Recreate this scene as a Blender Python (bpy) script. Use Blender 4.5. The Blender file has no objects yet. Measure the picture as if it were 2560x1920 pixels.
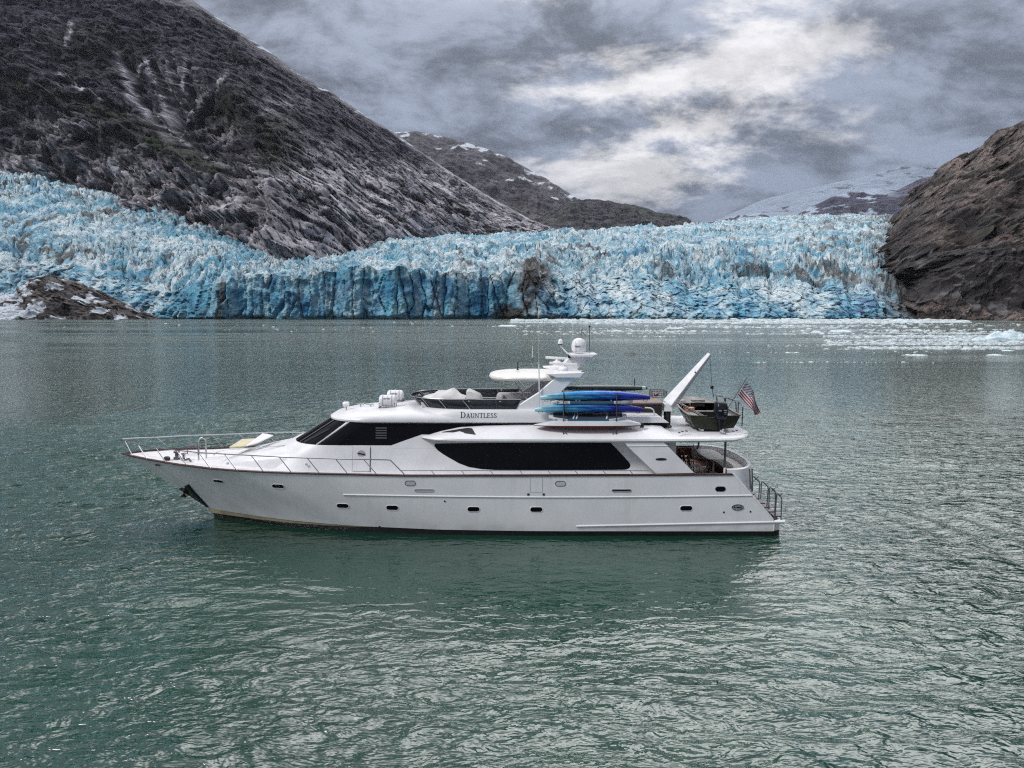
import bpy, bmesh, math, random
import numpy as np
from mathutils import Vector, Matrix

random.seed(7)
scene = bpy.context.scene
COL = scene.collection
R = math.radians

# ------------------------------------------------------------------ camera
CAM_H, PITCH, FPX = 10.5, R(6.1), 1778.0            # metres above the water, tilt down, focal length in 2560-wide pixels
cam_d = bpy.data.cameras.new('camera')
cam_d.sensor_width = 36.0
cam_d.lens = 36.0 * FPX / 2560.0
cam_d.clip_start = 0.5
cam_d.clip_end = 60000
cam = bpy.data.objects.new('camera', cam_d)
COL.objects.link(cam)
cam.location = (0, 0, CAM_H)
cam.rotation_euler = (R(90) - PITCH, 0, 0)
scene.camera = cam

# ------------------------------------------------------------------ sun direction, sky, exposure
SUN_EL, SUN_AZ = R(44), R(240)                      # azimuth clockwise from +Y: over the camera's left shoulder
sun_d = bpy.data.lights.new('sun', 'SUN')
sun_d.energy = 1.45
sun_d.angle = R(14)
sun_d.specular_factor = 0.04                    # the sun is veiled: it lights, but gives no sharp glints
sun_d.color = (1.0, 0.98, 0.955)
sun = bpy.data.objects.new('sun', sun_d)
COL.objects.link(sun)
sdir = Vector((math.sin(SUN_AZ) * math.cos(SUN_EL), math.cos(SUN_AZ) * math.cos(SUN_EL), math.sin(SUN_EL)))
sun.rotation_euler = (-sdir).to_track_quat('-Z', 'Y').to_euler()
sun.location = (0, 0, 200)

vs = scene.view_settings
vs.view_transform = 'Standard'
vs.look = 'None'
vs.gamma = 1.0
vs.exposure = 0.7
vs.use_curve_mapping = False

class NT:
    """small node-tree writer"""
    def __init__(s, tree):
        s.t = tree
    def n(s, typ, **kw):
        nd = s.t.nodes.new(typ)
        for k, v in kw.items():
            setattr(nd, k, v)
        return nd
    def set(s, sock, v):
        if hasattr(v, 'is_output'):
            s.t.links.new(v, sock)
        elif v is not None:
            if hasattr(sock.default_value, '__len__') and not hasattr(v, '__len__'):
                v = (v,) * len(sock.default_value)
            if hasattr(v, '__len__') and len(sock.default_value) == 4 and len(v) == 3:
                v = (*v, 1.0)
            sock.default_value = v
    def math(s, op, a, b=None, c=None, clamp=False):
        nd = s.n('ShaderNodeMath', operation=op, use_clamp=clamp)
        for i, v in enumerate((a, b, c)):
            if v is not None:
                s.set(nd.inputs[i], v)
        return nd.outputs[0]
    def vmath(s, op, a, b=None):
        nd = s.n('ShaderNodeVectorMath', operation=op)
        s.set(nd.inputs[0], a)
        if b is not None:
            s.set(nd.inputs[3 if op == 'SCALE' else 1], b)
        return nd.outputs[1 if op in ('DOT_PRODUCT', 'LENGTH', 'DISTANCE') else 0]
    def ramp(s, f, lo, hi, a=0.0, b=1.0, smooth=True):
        nd = s.n('ShaderNodeMapRange')
        nd.interpolation_type = 'SMOOTHSTEP' if smooth else 'LINEAR'
        for i, v in enumerate((f, lo, hi, a, b)):
            s.set(nd.inputs[i], v)
        return nd.outputs[0]
    def mix(s, f, a, b, blend='MIX'):
        nd = s.n('ShaderNodeMix', data_type='RGBA', blend_type=blend)
        s.set(nd.inputs[0], f)
        s.set(nd.inputs[6], a)
        s.set(nd.inputs[7], b)
        return nd.outputs[2]
    def noise(s, vec, scale, detail=4, rough=0.55, dist=0.0, dim='3D'):
        nd = s.n('ShaderNodeTexNoise', noise_dimensions=dim)
        s.set(nd.inputs['Vector'], vec)
        s.set(nd.inputs['Scale'], scale)
        s.set(nd.inputs['Detail'], detail)
        s.set(nd.inputs['Roughness'], rough)
        s.set(nd.inputs['Distortion'], dist)
        return nd.outputs[0]
    def voronoi(s, vec, scale, feature='F1', out=0):
        nd = s.n('ShaderNodeTexVoronoi', feature=feature)
        s.set(nd.inputs['Vector'], vec)
        s.set(nd.inputs['Scale'], scale)
        return nd.outputs[out]
    def mapping(s, vec, loc=(0, 0, 0), rot=(0, 0, 0), sc=(1, 1, 1)):
        nd = s.n('ShaderNodeMapping')
        s.set(nd.inputs[0], vec)
        nd.inputs[1].default_value = loc
        nd.inputs[2].default_value = rot
        nd.inputs[3].default_value = sc
        return nd.outputs[0]
    def attr(s, name):
        return s.n('ShaderNodeAttribute', attribute_name=name).outputs['Fac']
    def sep(s, vec):
        nd = s.n('ShaderNodeSeparateXYZ')
        s.set(nd.inputs[0], vec)
        return nd.outputs
    def comb(s, x, y, z):
        nd = s.n('ShaderNodeCombineXYZ')
        for i, v in enumerate((x, y, z)):
            s.set(nd.inputs[i], v)
        return nd.outputs[0]

scene.cycles.use_denoising = False
scene.cycles.use_adaptive_sampling = False
scene.cycles.pixel_filter_type = 'BLACKMAN_HARRIS'
scene.cycles.filter_width = 1.2
scene.cycles.sample_clamp_direct = 1.0
scene.cycles.sample_clamp_indirect = 1.0

# world: an overcast sky of broken cloud, thinnest and brightest around one part of it, over a clear-sky base
world = bpy.data.worlds.new('World')
scene.world = world
world.use_nodes = True
world.node_tree.nodes.clear()
W = NT(world.node_tree)
d = W.n('ShaderNodeTexCoord').outputs['Generated']
d = W.vmath('NORMALIZE', d)
dx, dy, dz = W.sep(d)
up = W.math('MAXIMUM', dz, 0.0)
den = W.math('ADD', up, 0.40)
uv = W.comb(W.math('DIVIDE', dx, den), W.math('DIVIDE', dy, den), 3.7)
big = W.noise(W.mapping(uv, loc=(2.3, 0.9, 0), sc=(1, 1.2, 1)), 1.05, 6, 0.58, 0.3)
mid = W.noise(W.mapping(uv, loc=(7.1, 4.2, 0), rot=(0, 0, R(12)), sc=(1, 1.35, 1)), 3.0, 9, 0.64, 0.3)
fine = W.noise(W.mapping(uv, loc=(1.7, 9.2, 0), sc=(1, 1.3, 1)), 9.5, 7, 0.65, 0.3)
dens = W.math('ADD', W.math('MULTIPLY', big, 0.40), W.math('ADD', W.math('MULTIPLY', mid, 0.42), W.math('MULTIPLY', fine, 0.18)))
gdir = Vector((0.215, 1.04, 0.40)).normalized()
hdir = Vector((0.48, 1.0, 0.92)).normalized()                 # where the sun stands behind thin cloud, above the picture
glow = W.vmath('DOT_PRODUCT', d, tuple(gdir))
glow1 = W.ramp(glow, 0.945, 0.998)
hot = W.math('MULTIPLY', W.ramp(W.vmath('DOT_PRODUCT', d, tuple(hdir)), 0.62, 0.96), W.ramp(up, 0.36, 0.54))
glow2 = W.ramp(glow, 0.3, 1.0)
thick = W.math('SUBTRACT', dens, W.math('ADD', W.math('MULTIPLY', glow1, 0.055), W.math('MULTIPLY', hot, 0.045)))
shade = W.ramp(thick, 0.395, 0.49)
zen = W.ramp(up, 0.0, 0.9, 0.0, 1.0, smooth=False)
lit = W.mix(glow1, (0.25, 0.266, 0.340), (0.76, 0.745, 0.755))
lit = W.mix(zen, lit, (0.68, 0.675, 0.70))
lit = W.mix(hot, lit, (3.6, 3.55, 3.5))
drk = W.mix(glow2, (0.054, 0.072, 0.114), (0.068, 0.090, 0.138))
drk = W.mix(zen, drk, (0.34, 0.36, 0.41))
drk = W.mix(hot, drk, (1.6, 1.62, 1.66))
vary = W.noise(W.mapping(uv, loc=(4.4, 1.2, 0), rot=(0, 0, R(-8)), sc=(1, 1.3, 1)), 4.4, 8, 0.64, 0.25)
lit = W.vmath('SCALE', lit, W.ramp(vary, 0.34, 0.64, 0.72, 1.08))
drk = W.vmath('SCALE', drk, W.ramp(vary, 0.36, 0.62, 0.72, 1.9))
cl = W.mix(shade, lit, drk)
haze_col = W.mix(glow2, (0.145, 0.155, 0.20), (0.18, 0.188, 0.24))
cl = W.mix(W.ramp(up, 0.0, 0.17, 0.8, 0.0), cl, haze_col)
sky = W.n('ShaderNodeTexSky', sky_type='NISHITA')
sky.sun_disc = False
sky.sun_elevation = SUN_EL
sky.sun_rotation = SUN_AZ
SKY_STR = 0.1
cl = W.vmath('SCALE', cl, 0.80 / SKY_STR)
full = W.mix(0.97, sky.outputs[0], cl)
bg = W.n('ShaderNodeBackground')
W.set(bg.inputs[0], full)
bg.inputs[1].default_value = SKY_STR
wo = W.n('ShaderNodeOutputWorld')
world.node_tree.links.new(bg.outputs[0], wo.inputs[0])
try:
    world.cycles.sampling_method = 'MANUAL'
    world.cycles.sample_map_resolution = 512
except Exception:
    pass

# ------------------------------------------------------------------ measuring: a point seen at (px, py) of the 2560 x 1920 picture, at depth Y
SP, CP = math.sin(PITCH), math.cos(PITCH)
def zat(py, Y):
    v = (960.0 - np.asarray(py, float)) / FPX
    return CAM_H + Y * (-SP + v * CP) / (CP + v * SP)
def xat(px, py, Y):
    v = (960.0 - np.asarray(py, float)) / FPX
    return (np.asarray(px, float) - 1280.0) / FPX / (CP + v * SP) * Y
def xz(px, z, Y):
    """x of picture column px at height z and depth Y"""
    r = (z - CAM_H) / Y
    v = (r * CP + SP) / (CP - r * SP)
    return (np.asarray(px, float) - 1280.0) / FPX / (CP + v * SP) * Y

# ------------------------------------------------------------------ noise in numpy
def _hash(ix, iy, iz, seed):
    h = (ix.astype(np.uint32) * np.uint32(374761393) + iy.astype(np.uint32) * np.uint32(668265263)
         + iz.astype(np.uint32) * np.uint32(2246822519) + np.uint32((seed * 3266489917) & 0xffffffff))
    h = (h ^ (h >> np.uint32(13))) * np.uint32(1274126177)
    h = (h ^ (h >> np.uint32(16))) * np.uint32(2654435761)
    h = h ^ (h >> np.uint32(15))
    return h.astype(np.float32) * np.float32(1.0 / 4294967296.0)
def vnoise(x, y, z, seed=0):
    x = np.asarray(x, np.float32); y = np.asarray(y, np.float32); z = np.asarray(z, np.float32)
    x, y, z = np.broadcast_arrays(x, y, z)
    fx, fy, fz = np.floor(x), np.floor(y), np.floor(z)
    ix, iy, iz = fx.astype(np.int64), fy.astype(np.int64), fz.astype(np.int64)
    tx, ty, tz = x - fx, y - fy, z - fz
    tx = tx * tx * tx * (tx * (tx * 6 - 15) + 10); ty = ty * ty * ty * (ty * (ty * 6 - 15) + 10); tz = tz * tz * tz * (tz * (tz * 6 - 15) + 10)
    def c(a, b, e):
        return _hash(ix + a, iy + b, iz + e, seed)
    a = c(0, 0, 0) * (1 - tx) + c(1, 0, 0) * tx
    b = c(0, 1, 0) * (1 - tx) + c(1, 1, 0) * tx
    e = c(0, 0, 1) * (1 - tx) + c(1, 0, 1) * tx
    f = c(0, 1, 1) * (1 - tx) + c(1, 1, 1) * tx
    lo = a * (1 - ty) + b * ty
    hi = e * (1 - ty) + f * ty
    return (lo * (1 - tz) + hi * tz) * 2 - 1
def fbm(x, y, z, octv=4, seed=0, gain=0.5, lac=2.03):
    s = 0; a = 1.0; t = 0
    for i in range(octv):
        s = s + a * vnoise(x, y, z, seed + i * 17)
        t += a; a *= gain
        x, y, z = x * lac + 3.1, y * lac - 7.7, z * lac + 1.3
        x, y = 0.8 * x - 0.6 * y, 0.6 * x + 0.8 * y
    return s / t
def ridged(x, y, z, octv=4, seed=0, gain=0.5, lac=2.03, rot=True):
    s = 0; a = 1.0; t = 0
    for i in range(octv):
        n = 1 - np.abs(vnoise(x, y, z, seed + i * 17)) * 2
        s = s + a * n
        t += a; a *= gain
        x, y, z = x * lac + 3.1, y * lac - 7.7, z * lac + 1.3
        if rot:
            x, y = 0.8 * x - 0.6 * y, 0.6 * x + 0.8 * y
    return s / t
def worley(x, y, seed=0):
    ix, iy = np.floor(x).astype(np.int64), np.floor(y).astype(np.int64)
    f1 = np.full(x.shape, 9.0, np.float32); f2 = f1.copy(); cr = np.zeros(x.shape, np.float32)
    zz = np.zeros_like(ix)
    for i in (-1, 0, 1):
        for j in (-1, 0, 1):
            a, b = ix + i, iy + j
            qx = a + _hash(a, b, zz, seed); qy = b + _hash(a, b, zz, seed + 5)
            dd = np.sqrt((qx - x) ** 2 + (qy - y) ** 2).astype(np.float32)
            r = _hash(a, b, zz, seed + 9)
            near = dd < f1
            f2 = np.where(near, f1, np.minimum(f2, dd))
            cr = np.where(near, r, cr)
            f1 = np.where(near, dd, f1)
    return f1, f2, cr
def facets(x, y, seed=0, tilt=1.0):
    """blocks with flat tilted faces: (height, joint) per point"""
    ix, iy = np.floor(x).astype(np.int64), np.floor(y).astype(np.int64)
    f1 = np.full(x.shape, 9.0, np.float32); f2 = f1.copy(); h = np.zeros(x.shape, np.float32)
    zz = np.zeros_like(ix)
    for i in (-1, 0, 1):
        for j in (-1, 0, 1):
            a, b = ix + i, iy + j
            ox = x - (a + _hash(a, b, zz, seed)); oy = y - (b + _hash(a, b, zz, seed + 5))
            dd = np.sqrt(ox ** 2 + oy ** 2).astype(np.float32)
            hh = (_hash(a, b, zz, seed + 9) - 0.5) + tilt * ((_hash(a, b, zz, seed + 11) - 0.5) * ox + (_hash(a, b, zz, seed + 13) - 0.2) * oy)
            near = dd < f1
            f2 = np.where(near, f1, np.minimum(f2, dd)); h = np.where(near, hh, h); f1 = np.where(near, dd, f1)
    return h, 1 - sstep(0.0, 0.09, f2 - f1)
def sstep(a, b, x):
    t = np.clip((x - a) / (b - a), 0, 1)
    return t * t * (3 - 2 * t)
def tab(px, pts):
    xs, ys = zip(*pts)
    return np.interp(px, xs, ys)

# ------------------------------------------------------------------ materials
def new_mat(name):
    m = bpy.data.materials.new(name)
    m.use_nodes = True
    m.node_tree.nodes.clear()
    t = NT(m.node_tree)
    p = t.n('ShaderNodeBsdfPrincipled')
    o = t.n('ShaderNodeOutputMaterial')
    m.node_tree.links.new(p.outputs[0], o.inputs[0])
    return m, t, p
def bump(t, p, h, strength, dist):
    b = t.n('ShaderNodeBump')
    t.set(b.inputs['Height'], h)
    t.set(b.inputs['Strength'], strength)
    t.set(b.inputs['Distance'], dist)
    t.set(p.inputs['Normal'], b.outputs[0])
    return b
def obj_co(t):
    return t.n('ShaderNodeTexCoord').outputs['Object']

def rock_material(name, dark, light, bare, veg, grain_rot, scale, warm=(0.13, 0.09, 0.075), lo=0.40, hi=0.50, snow=(0.62, 0.67, 0.73)):
    m, t, p = new_mat(name)
    co = obj_co(t)
    st = t.mapping(co, rot=grain_rot, sc=(0.22, 1, 1))
    n1 = t.noise(st, 0.035 * scale, 7, 0.62, 1.2)
    n2 = t.noise(st, 0.11 * scale, 6, 0.65, 0.8)
    n3 = t.noise(co, 0.012 * scale, 5, 0.55)
    streak = t.ramp(t.math('ADD', t.math('MULTIPLY', n1, 0.45), t.math('MULTIPLY', n2, 0.55)), 0.47, 0.57)
    c = t.mix(streak, dark, light)
    c = t.mix(t.ramp(n3, 0.42, 0.62), c, t.mix(streak, t.vmath('SCALE', dark, 0.8), warm))
    b = t.attr('bare')
    bcol = t.mix(t.ramp(t.math('ADD', t.math('MULTIPLY', n1, 0.4), t.math('MULTIPLY', n2, 0.6)), lo, hi), t.vmath('SCALE', bare, 0.07), bare)
    c = t.mix(b, c, bcol)
    vcol = t.mix(t.ramp(t.noise(co, 0.09 * scale, 4), 0.35, 0.65), veg, t.vmath('SCALE', veg, 2.0))
    c = t.mix(t.attr('veg'), c, vcol)
    scr = t.mix(t.noise(co, 0.3 * scale, 3), (0.34, 0.335, 0.37), (0.60, 0.59, 0.63))
    c = t.mix(t.math('MULTIPLY', t.attr('crack'), 0.8), c, (0.010, 0.009, 0.011))
    c = t.mix(t.attr('scree'), c, scr)
    c = t.mix(t.attr('snow'), c, t.mix(t.ramp(n2, 0.35, 0.65), t.vmath('SCALE', snow, 0.72), snow))
    t.set(p.inputs['Base Color'], c)
    p.inputs['Roughness'].default_value = 0.85
    p.inputs['Specular IOR Level'].default_value = 0.25
    bump(t, p, n2, 1.0, 6.0 / scale)
    return m

def ice_material():
    m, t, p = new_mat('glacier_ice')
    co = obj_co(t)
    n1 = t.noise(co, 0.05, 6, 0.6, 0.4)
    n2 = t.noise(co, 0.25, 5, 0.6)
    n0 = t.noise(co, 0.014, 5, 0.6, 0.6)
    c = t.mix(t.ramp(t.math('ADD', t.math('MULTIPLY', n1, 0.5), t.math('MULTIPLY', n0, 0.5)), 0.42, 0.58), (0.10, 0.34, 0.48), (0.64, 0.74, 0.775))
    c = t.mix(t.math('MULTIPLY', t.ramp(n2, 0.52, 0.64), 0.85), c, (0.17, 0.195, 0.215))
    fr = t.mix(t.ramp(n1, 0.38, 0.62), (0.008, 0.11, 0.27), (0.11, 0.42, 0.58))
    c = t.mix(t.attr('fresh'), c, fr)
    dirt = t.mix(n2, (0.015, 0.014, 0.015), (0.09, 0.082, 0.08))
    c = t.mix(t.attr('dirt'), c, dirt)
    t.set(p.inputs['Base Color'], c)
    p.inputs['Roughness'].default_value = 0.55
    p.inputs['Specular IOR Level'].default_value = 0.4
    bump(t, p, n2, 1.0, 5.0)
    return m

# ------------------------------------------------------------------ grids
def grid_mesh(name, X, Y, Z, mat, attrs=None, smooth=True, flip=False):
    ny, nx = X.shape
    me = bpy.data.meshes.new(name)
    nv = nx * ny
    co = np.empty((nv, 3), np.float32)
    co[:, 0], co[:, 1], co[:, 2] = X.ravel(), Y.ravel(), Z.ravel()
    i = np.arange(nv, dtype=np.int32).reshape(ny, nx)
    q = np.stack([i[:-1, :-1], i[:-1, 1:], i[1:, 1:], i[1:, :-1]], -1).reshape(-1, 4)
    if flip:
        q = q[:, ::-1]
    nf = len(q)
    me.vertices.add(nv); me.vertices.foreach_set('co', co.ravel())
    me.loops.add(nf * 4); me.loops.foreach_set('vertex_index', np.ascontiguousarray(q).ravel())
    me.polygons.add(nf); me.polygons.foreach_set('loop_start', np.arange(0, nf * 4, 4, dtype=np.int32))
    for k, v in (attrs or {}).items():
        a = me.attributes.new(k, 'FLOAT', 'POINT')
        a.data.foreach_set('value', np.ascontiguousarray(v, np.float32).ravel())
    me.update(calc_edges=True)
    if smooth:
        me.shade_smooth()
    me.materials.append(mat)
    o = bpy.data.objects.new(name, me)
    COL.objects.link(o)
    return o
def structure(o, label, cat, kind='structure'):
    o['kind'] = kind; o['label'] = label; o['category'] = cat
    return o

# ------------------------------------------------------------------ glacier
BACK_PY = [(-200, 385), (0, 421), (110, 447), (230, 482), (330, 505), (430, 530), (510, 560), (590, 590), (650, 615), (715, 655), (760, 660),
           (850, 636), (1000, 607), (1160, 597), (1300, 592), (1400, 584), (1550, 576), (1740, 566), (1900, 549), (2000, 545), (2230, 541), (2290, 570), (2420, 640), (2600, 700)]
BACK_Y = [(-200, 1500), (0, 1450), (430, 1250), (650, 1020), (715, 900), (850, 1050), (1000, 1350), (1400, 2100), (1740, 3000), (1900, 4200), (2150, 4200), (2230, 2600), (2290, 1100), (2420, 760), (2600, 740)]
FACE_PY = [(-200, 690), (0, 655), (100, 655), (230, 668), (330, 700), (430, 735), (500, 722), (560, 700), (640, 690), (750, 684), (860, 676), (1000, 672), (1100, 676), (1250, 690),
           (1330, 682), (1450, 700), (1600, 690), (1750, 700), (1900, 712), (2050, 715), (2200, 735), (2290, 770), (2420, 790), (2600, 796)]
LEAN = [(-200, 70), (330, 70), (480, 25), (560, 5), (1250, 7), (1330, 18), (1500, 95), (1800, 105), (2000, 80), (2200, 80), (2600, 40)]
FRONT_Y = [(-200, 770), (0, 770), (330, 750), (450, 712), (560, 700), (1000, 692), (1250, 705), (1600, 700), (2000, 705), (2250, 715), (2600, 730)]
def build_glacier():
    NX, NF, NTOP = 1150, 95, 215
    px = np.concatenate([np.linspace(-1000, -160, 121)[:-1], np.linspace(-160, 2440, NX - 120)])       # coarser where it runs on past the picture
    yf = tab(px, FRONT_Y) + 9 * vnoise(px / 90, 0 * px, 0 * px, 3) + 4 * vnoise(px / 30, 0 * px, 0 * px, 4)
    fpy = tab(px, FACE_PY) + 9 * vnoise(px / 40, 0 * px, 0 * px, 8) + 8 * vnoise(px / 13, 0 * px, 0 * px, 9)
    zt = zat(fpy, yf)
    lean = tab(px, LEAN)
    bpy_ = tab(px, BACK_PY); yb = tab(px, BACK_Y); zb = zat(bpy_, yb)
    tf = np.linspace(0, 1, NF)[:, None]
    Yf = yf[None] + lean[None] * tf ** 1.3
    Zf = -3 + (zt[None] + 3) * tf
    tt = (np.linspace(0, 1, NTOP + 1)[1:][:, None])
    y0 = (yf + lean)[None]
    Yt = y0 + (yb[None] - y0) * tt ** 1.7
    g = ((Yt - y0) / (yb[None] - y0)) ** 0.86
    Zt = zt[None] + (zb - zt)[None] * g
    Y = np.vstack([Yf, Yt]); Z = np.vstack([Zf, Zt])
    PX = np.repeat(px[None], NF + NTOP, 0)
    X = xz(PX, Z, Y)
    top = np.vstack([np.zeros((NF, NX)), np.clip(tt * 14, 0, 1) * np.ones((1, NX))])      # 0 on the face, 1 on the surface behind it
    tfull = np.vstack([tf * np.ones((1, NX)), np.ones((NTOP, NX))])
    rubble = np.maximum(sstep(1280, 1420, PX), 1 - sstep(430, 540, PX))                                                          # the right half is broken ice rather than a wall
    # face: flutes and slabs
    wx = X + 5 * fbm(X / 20, Z / 25, Y / 40, 3, 21)
    fl = ridged(wx / 16, Z / 150, 0 * X, 4, 31, 0.6, rot=False)
    f1, f2, cr = worley(wx / 11, Z / 75 + 3.0 + 0.8 * rubble * Z / 14, 41)
    slab = 1.1 * (cr - 0.5) + 0.9 * sstep(0.0, 0.10, f2 - f1)
    ch1, ch2, chr_ = worley(X / 8 + fbm(X / 9, Z / 9, Y / 9, 2, 77), Z / 15 + 0.5 * fbm(X / 9, Z / 9, Y / 9, 2, 78), 51)
    rub = (chr_ - 0.5) * 1.2 + 0.9 * (0.7 - ch1) + 1.1 * ridged(X / 11, Z / 11, Y / 14, 4, 61)
    lump = ridged(X / 9, Z / 11, Y / 12, 4, 73)
    dface = (1 - rubble) * (5.0 * fl + 6.0 * slab + 3.4 * fbm(X / 6, Z / 8, Y / 5, 4, 71) + 2.5 * lump) + rubble * (5.0 * rub + 4 * slab + 5 * fl)
    dface = dface * sstep(0, 0.15, tfull) * (1 - top)
    # a cut in the wall where dark ground shows
    Yd = Y - dface
    # surface: seracs
    s = 8.5 + 0.006 * np.clip(Y - 700, 0, 2500)
    vx = X + 9 * fbm(X / 45, Y / 45, 0 * X, 3, 81); vy = Y + 9 * fbm(X / 45, Y / 45, 5 + 0 * X, 3, 82)
    a1, a2, ar = worley(vx / s, vy / (s * 1.25), 91)
    b1, b2, br = worley(vx / (s * 0.45), vy / (s * 0.6), 95)
    e1, e2, er = worley(vx / (s * 2.3) + 40, vy / (s * 2.0), 97)
    mA = sstep(-0.25, 0.35, fbm(X / 90, Y / 130, 0 * X, 3, 117)); mB = sstep(-0.3, 0.3, fbm(X / 70, Y / 100, 3 + 0 * X, 3, 118))
    crev = 1 - sstep(0.0, 0.16, np.abs(vnoise(vx / 70 + 2 * fbm(X / 80, Y / 80, 0 * X, 2, 119), vy / 15, 0 * X, 120)))
    ser = 1.1 * mA * (er - 0.45) + 0.55 * sstep(0.02, 0.14, e2 - e1) + (0.25 + 0.9 * mB) * (0.9 * (ar - 0.45) + 0.7 * sstep(0.02, 0.2, a2 - a1)) + (0.3 + 0.7 * (1 - mA)) * (0.7 * (br - 0.5) + 0.4 * sstep(0, 0.2, b2 - b1)) + 0.75 * ridged(vx / (s * 1.1), vy / (s * 1.7), 0 * X, 4, 101) - 1.5 * crev
    amp = (7.6 + 0.0008 * np.clip(Y - 700, 0, 3000)) * (0.55 + 0.6 * (fbm(X / 130, Y / 160, 0 * X, 3, 111) + 0.5))
    amp = amp * np.where(PX < 720, 0.85, 1.0)
    back = np.vstack([np.zeros((NF, NX)), tt * np.ones((1, NX))])
    amp = amp * (1 - 0.45 * sstep(0.9, 1.0, back))
    Zd = Z + ((ser - 0.55) * amp + 9 * fbm(X / 110, Y / 170, 0 * X, 3, 115)) * top
    Yd = Yd - 0.3 * (ar - 0.5) * amp * top
    # true colours: fresh blue ice on the wall and in torn places, rock dirt in bands and along the edges
    lowface = (1 - top) * sstep(0.02, 0.12, tfull) * (1 - sstep(0.78, 1.0, tfull + 0.22 * fbm(X / 12, Z / 12, Y / 12, 3, 131)))
    fresh = lowface * np.clip(0.66 + 0.5 * fbm(X / 22, Z / 30, Y / 30, 4, 121) + 0.75 * fbm(X / 5, Z / 45, Y / 60, 3, 123) - 0.36 * rubble + 0.8 * rubble * fbm(X / 45, Z / 40, Y / 60, 3, 127), 0, 1)
    fresh = np.maximum(fresh, top * np.clip(1.6 * fbm(X / 55, Y / 75, Z / 40, 4, 141) - 0.25, 0, 0.55))
    fresh = np.maximum(fresh, (1 - top) * sstep(2040, 2120, PX) * (1 - sstep(2220, 2270, PX)) * np.clip(1.05 - abs(tfull - 0.4) + 0.5 * fbm(X / 14, Z / 14, Y / 20, 3, 125), 0, 1))
    nd = fbm(X / 16, Y / 28, Z / 16, 4, 151); nd2 = fbm(X / 60, Y / 110, 0 * X, 3, 161)
    band = np.exp(-((PX - 1345 + 75 * (1 - tfull) + 28 * nd) / 40.0) ** 2) * (1 - sstep(0.10, 0.26, back))
    band2 = np.exp(-((PX - 560 + 8 * nd) / 9.0) ** 2) * (1 - top)
    edge = sstep(2130, 2290, PX + 70 * nd + 40 * (1 - tfull)) + (PX < 740) * sstep(0.93, 1.0, back) * 0.3
    speck = sstep(0.15, 0.42, nd + 0.5 * nd2 - 0.10 + 0.28 * sstep(1700, 2250, PX) * top + 0.24 * np.exp(-((PX - 130) / 220) ** 2) * (1 - sstep(0.25, 0.5, back)) * sstep(0.02, 0.1, back) )
    dirt = np.clip(np.maximum.reduce([1.3 * band * sstep(-0.45, 0.1, nd + 0.2), band2, edge, speck * 0.85 * top]), 0, 1)
    o = grid_mesh('glacier', X, Yd, Zd, ice_material(), {'fresh': fresh, 'dirt': dirt})
    structure(o, 'blue-white tidewater glacier with a fluted ice wall across the bay', 'glacier')
build_glacier()

# ------------------------------------------------------------------ mountains: a loft from a foot line to a skyline, roughened in depth and height
def seg_dist(PX, PY, pts):
    best = np.full(PX.shape, 1e9)
    for (ax, ay), (bx, by) in zip(pts[:-1], pts[1:]):
        vx, vy = bx - ax, by - ay
        t = np.clip(((PX - ax) * vx + (PY - ay) * vy) / (vx * vx + vy * vy), 0, 1)
        best = np.minimum(best, np.hypot(PX - ax - t * vx, PY - ay - t * vy))
    return best
def loft_hill(name, p0, p1, nx, ny, ridge, ridge_y, foot, foot_y, mat, relief, prof=1.0, nb=14, drop=0.6):
    px = np.linspace(p0, p1, nx)
    if p0 < 0:
        px = np.concatenate([np.linspace(p0 - 800, p0, nx // 7)[:-1], px]); nx = len(px)
    if p1 > 2700:
        px = np.concatenate([px, np.linspace(p1, p1 + 600, nx // 7)[1:]]); nx = len(px)
    rpy, ry, fpy, fy = tab(px, ridge), tab(px, ridge_y), tab(px, foot), tab(px, foot_y)
    zr, zf = zat(rpy, ry), zat(fpy, fy)
    t = np.linspace(0, 1, ny)[:, None]
    Y = fy[None] + (ry - fy)[None] * t
    Z = zf[None] + (zr - zf)[None] * t ** prof
    tb = np.linspace(0, 1, nb + 1)[1:][:, None]
    Yb = ry[None] + (ry - fy)[None] * 0.9 * tb
    Zb = zr[None] - (zr - zf)[None] * drop * tb ** 1.3
    T = np.vstack([t * np.ones((1, nx)), 1 + tb * np.ones((1, nx))])
    Y = np.vstack([Y, Yb]); Z = np.vstack([Z, Zb]); PX = np.repeat(px[None], len(Y), 0)
    X = xz(PX, np.vstack([Z[:ny], np.repeat(Z[ny - 1:ny], nb, 0)]), Y)
    r = (Z - CAM_H) / Y
    PY = 960 - FPX * (r * CP + SP) / (CP - r * SP)
    dyv, dzv, attrs = relief(X, Y, Z, PX, PY, T)
    for k in ('bare', 'veg', 'scree', 'snow', 'crack'):
        attrs.setdefault(k, np.zeros_like(X))
    X = X + attrs.pop('dx', 0)
    return grid_mesh(name, X, Y + dyv, Z + dzv, mat, attrs)

def grain(X, Y, Z, ang, long, wide, seed, octv=4, warp=0.6):
    """ridges stretched along a direction that falls to the right by ang"""
    c, s = math.cos(ang), math.sin(ang)
    H = Z + 0.35 * Y
    a = (X * c - H * s) / long; b = (X * s + H * c) / wide
    w = fbm(X / (wide * 3), H / (wide * 3), Y / (wide * 4), 3, seed + 3)
    return ridged(a + warp * w, b + warp * 1.4 * w, Y / (wide * 6), octv, seed, 0.55, rot=False)

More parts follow.
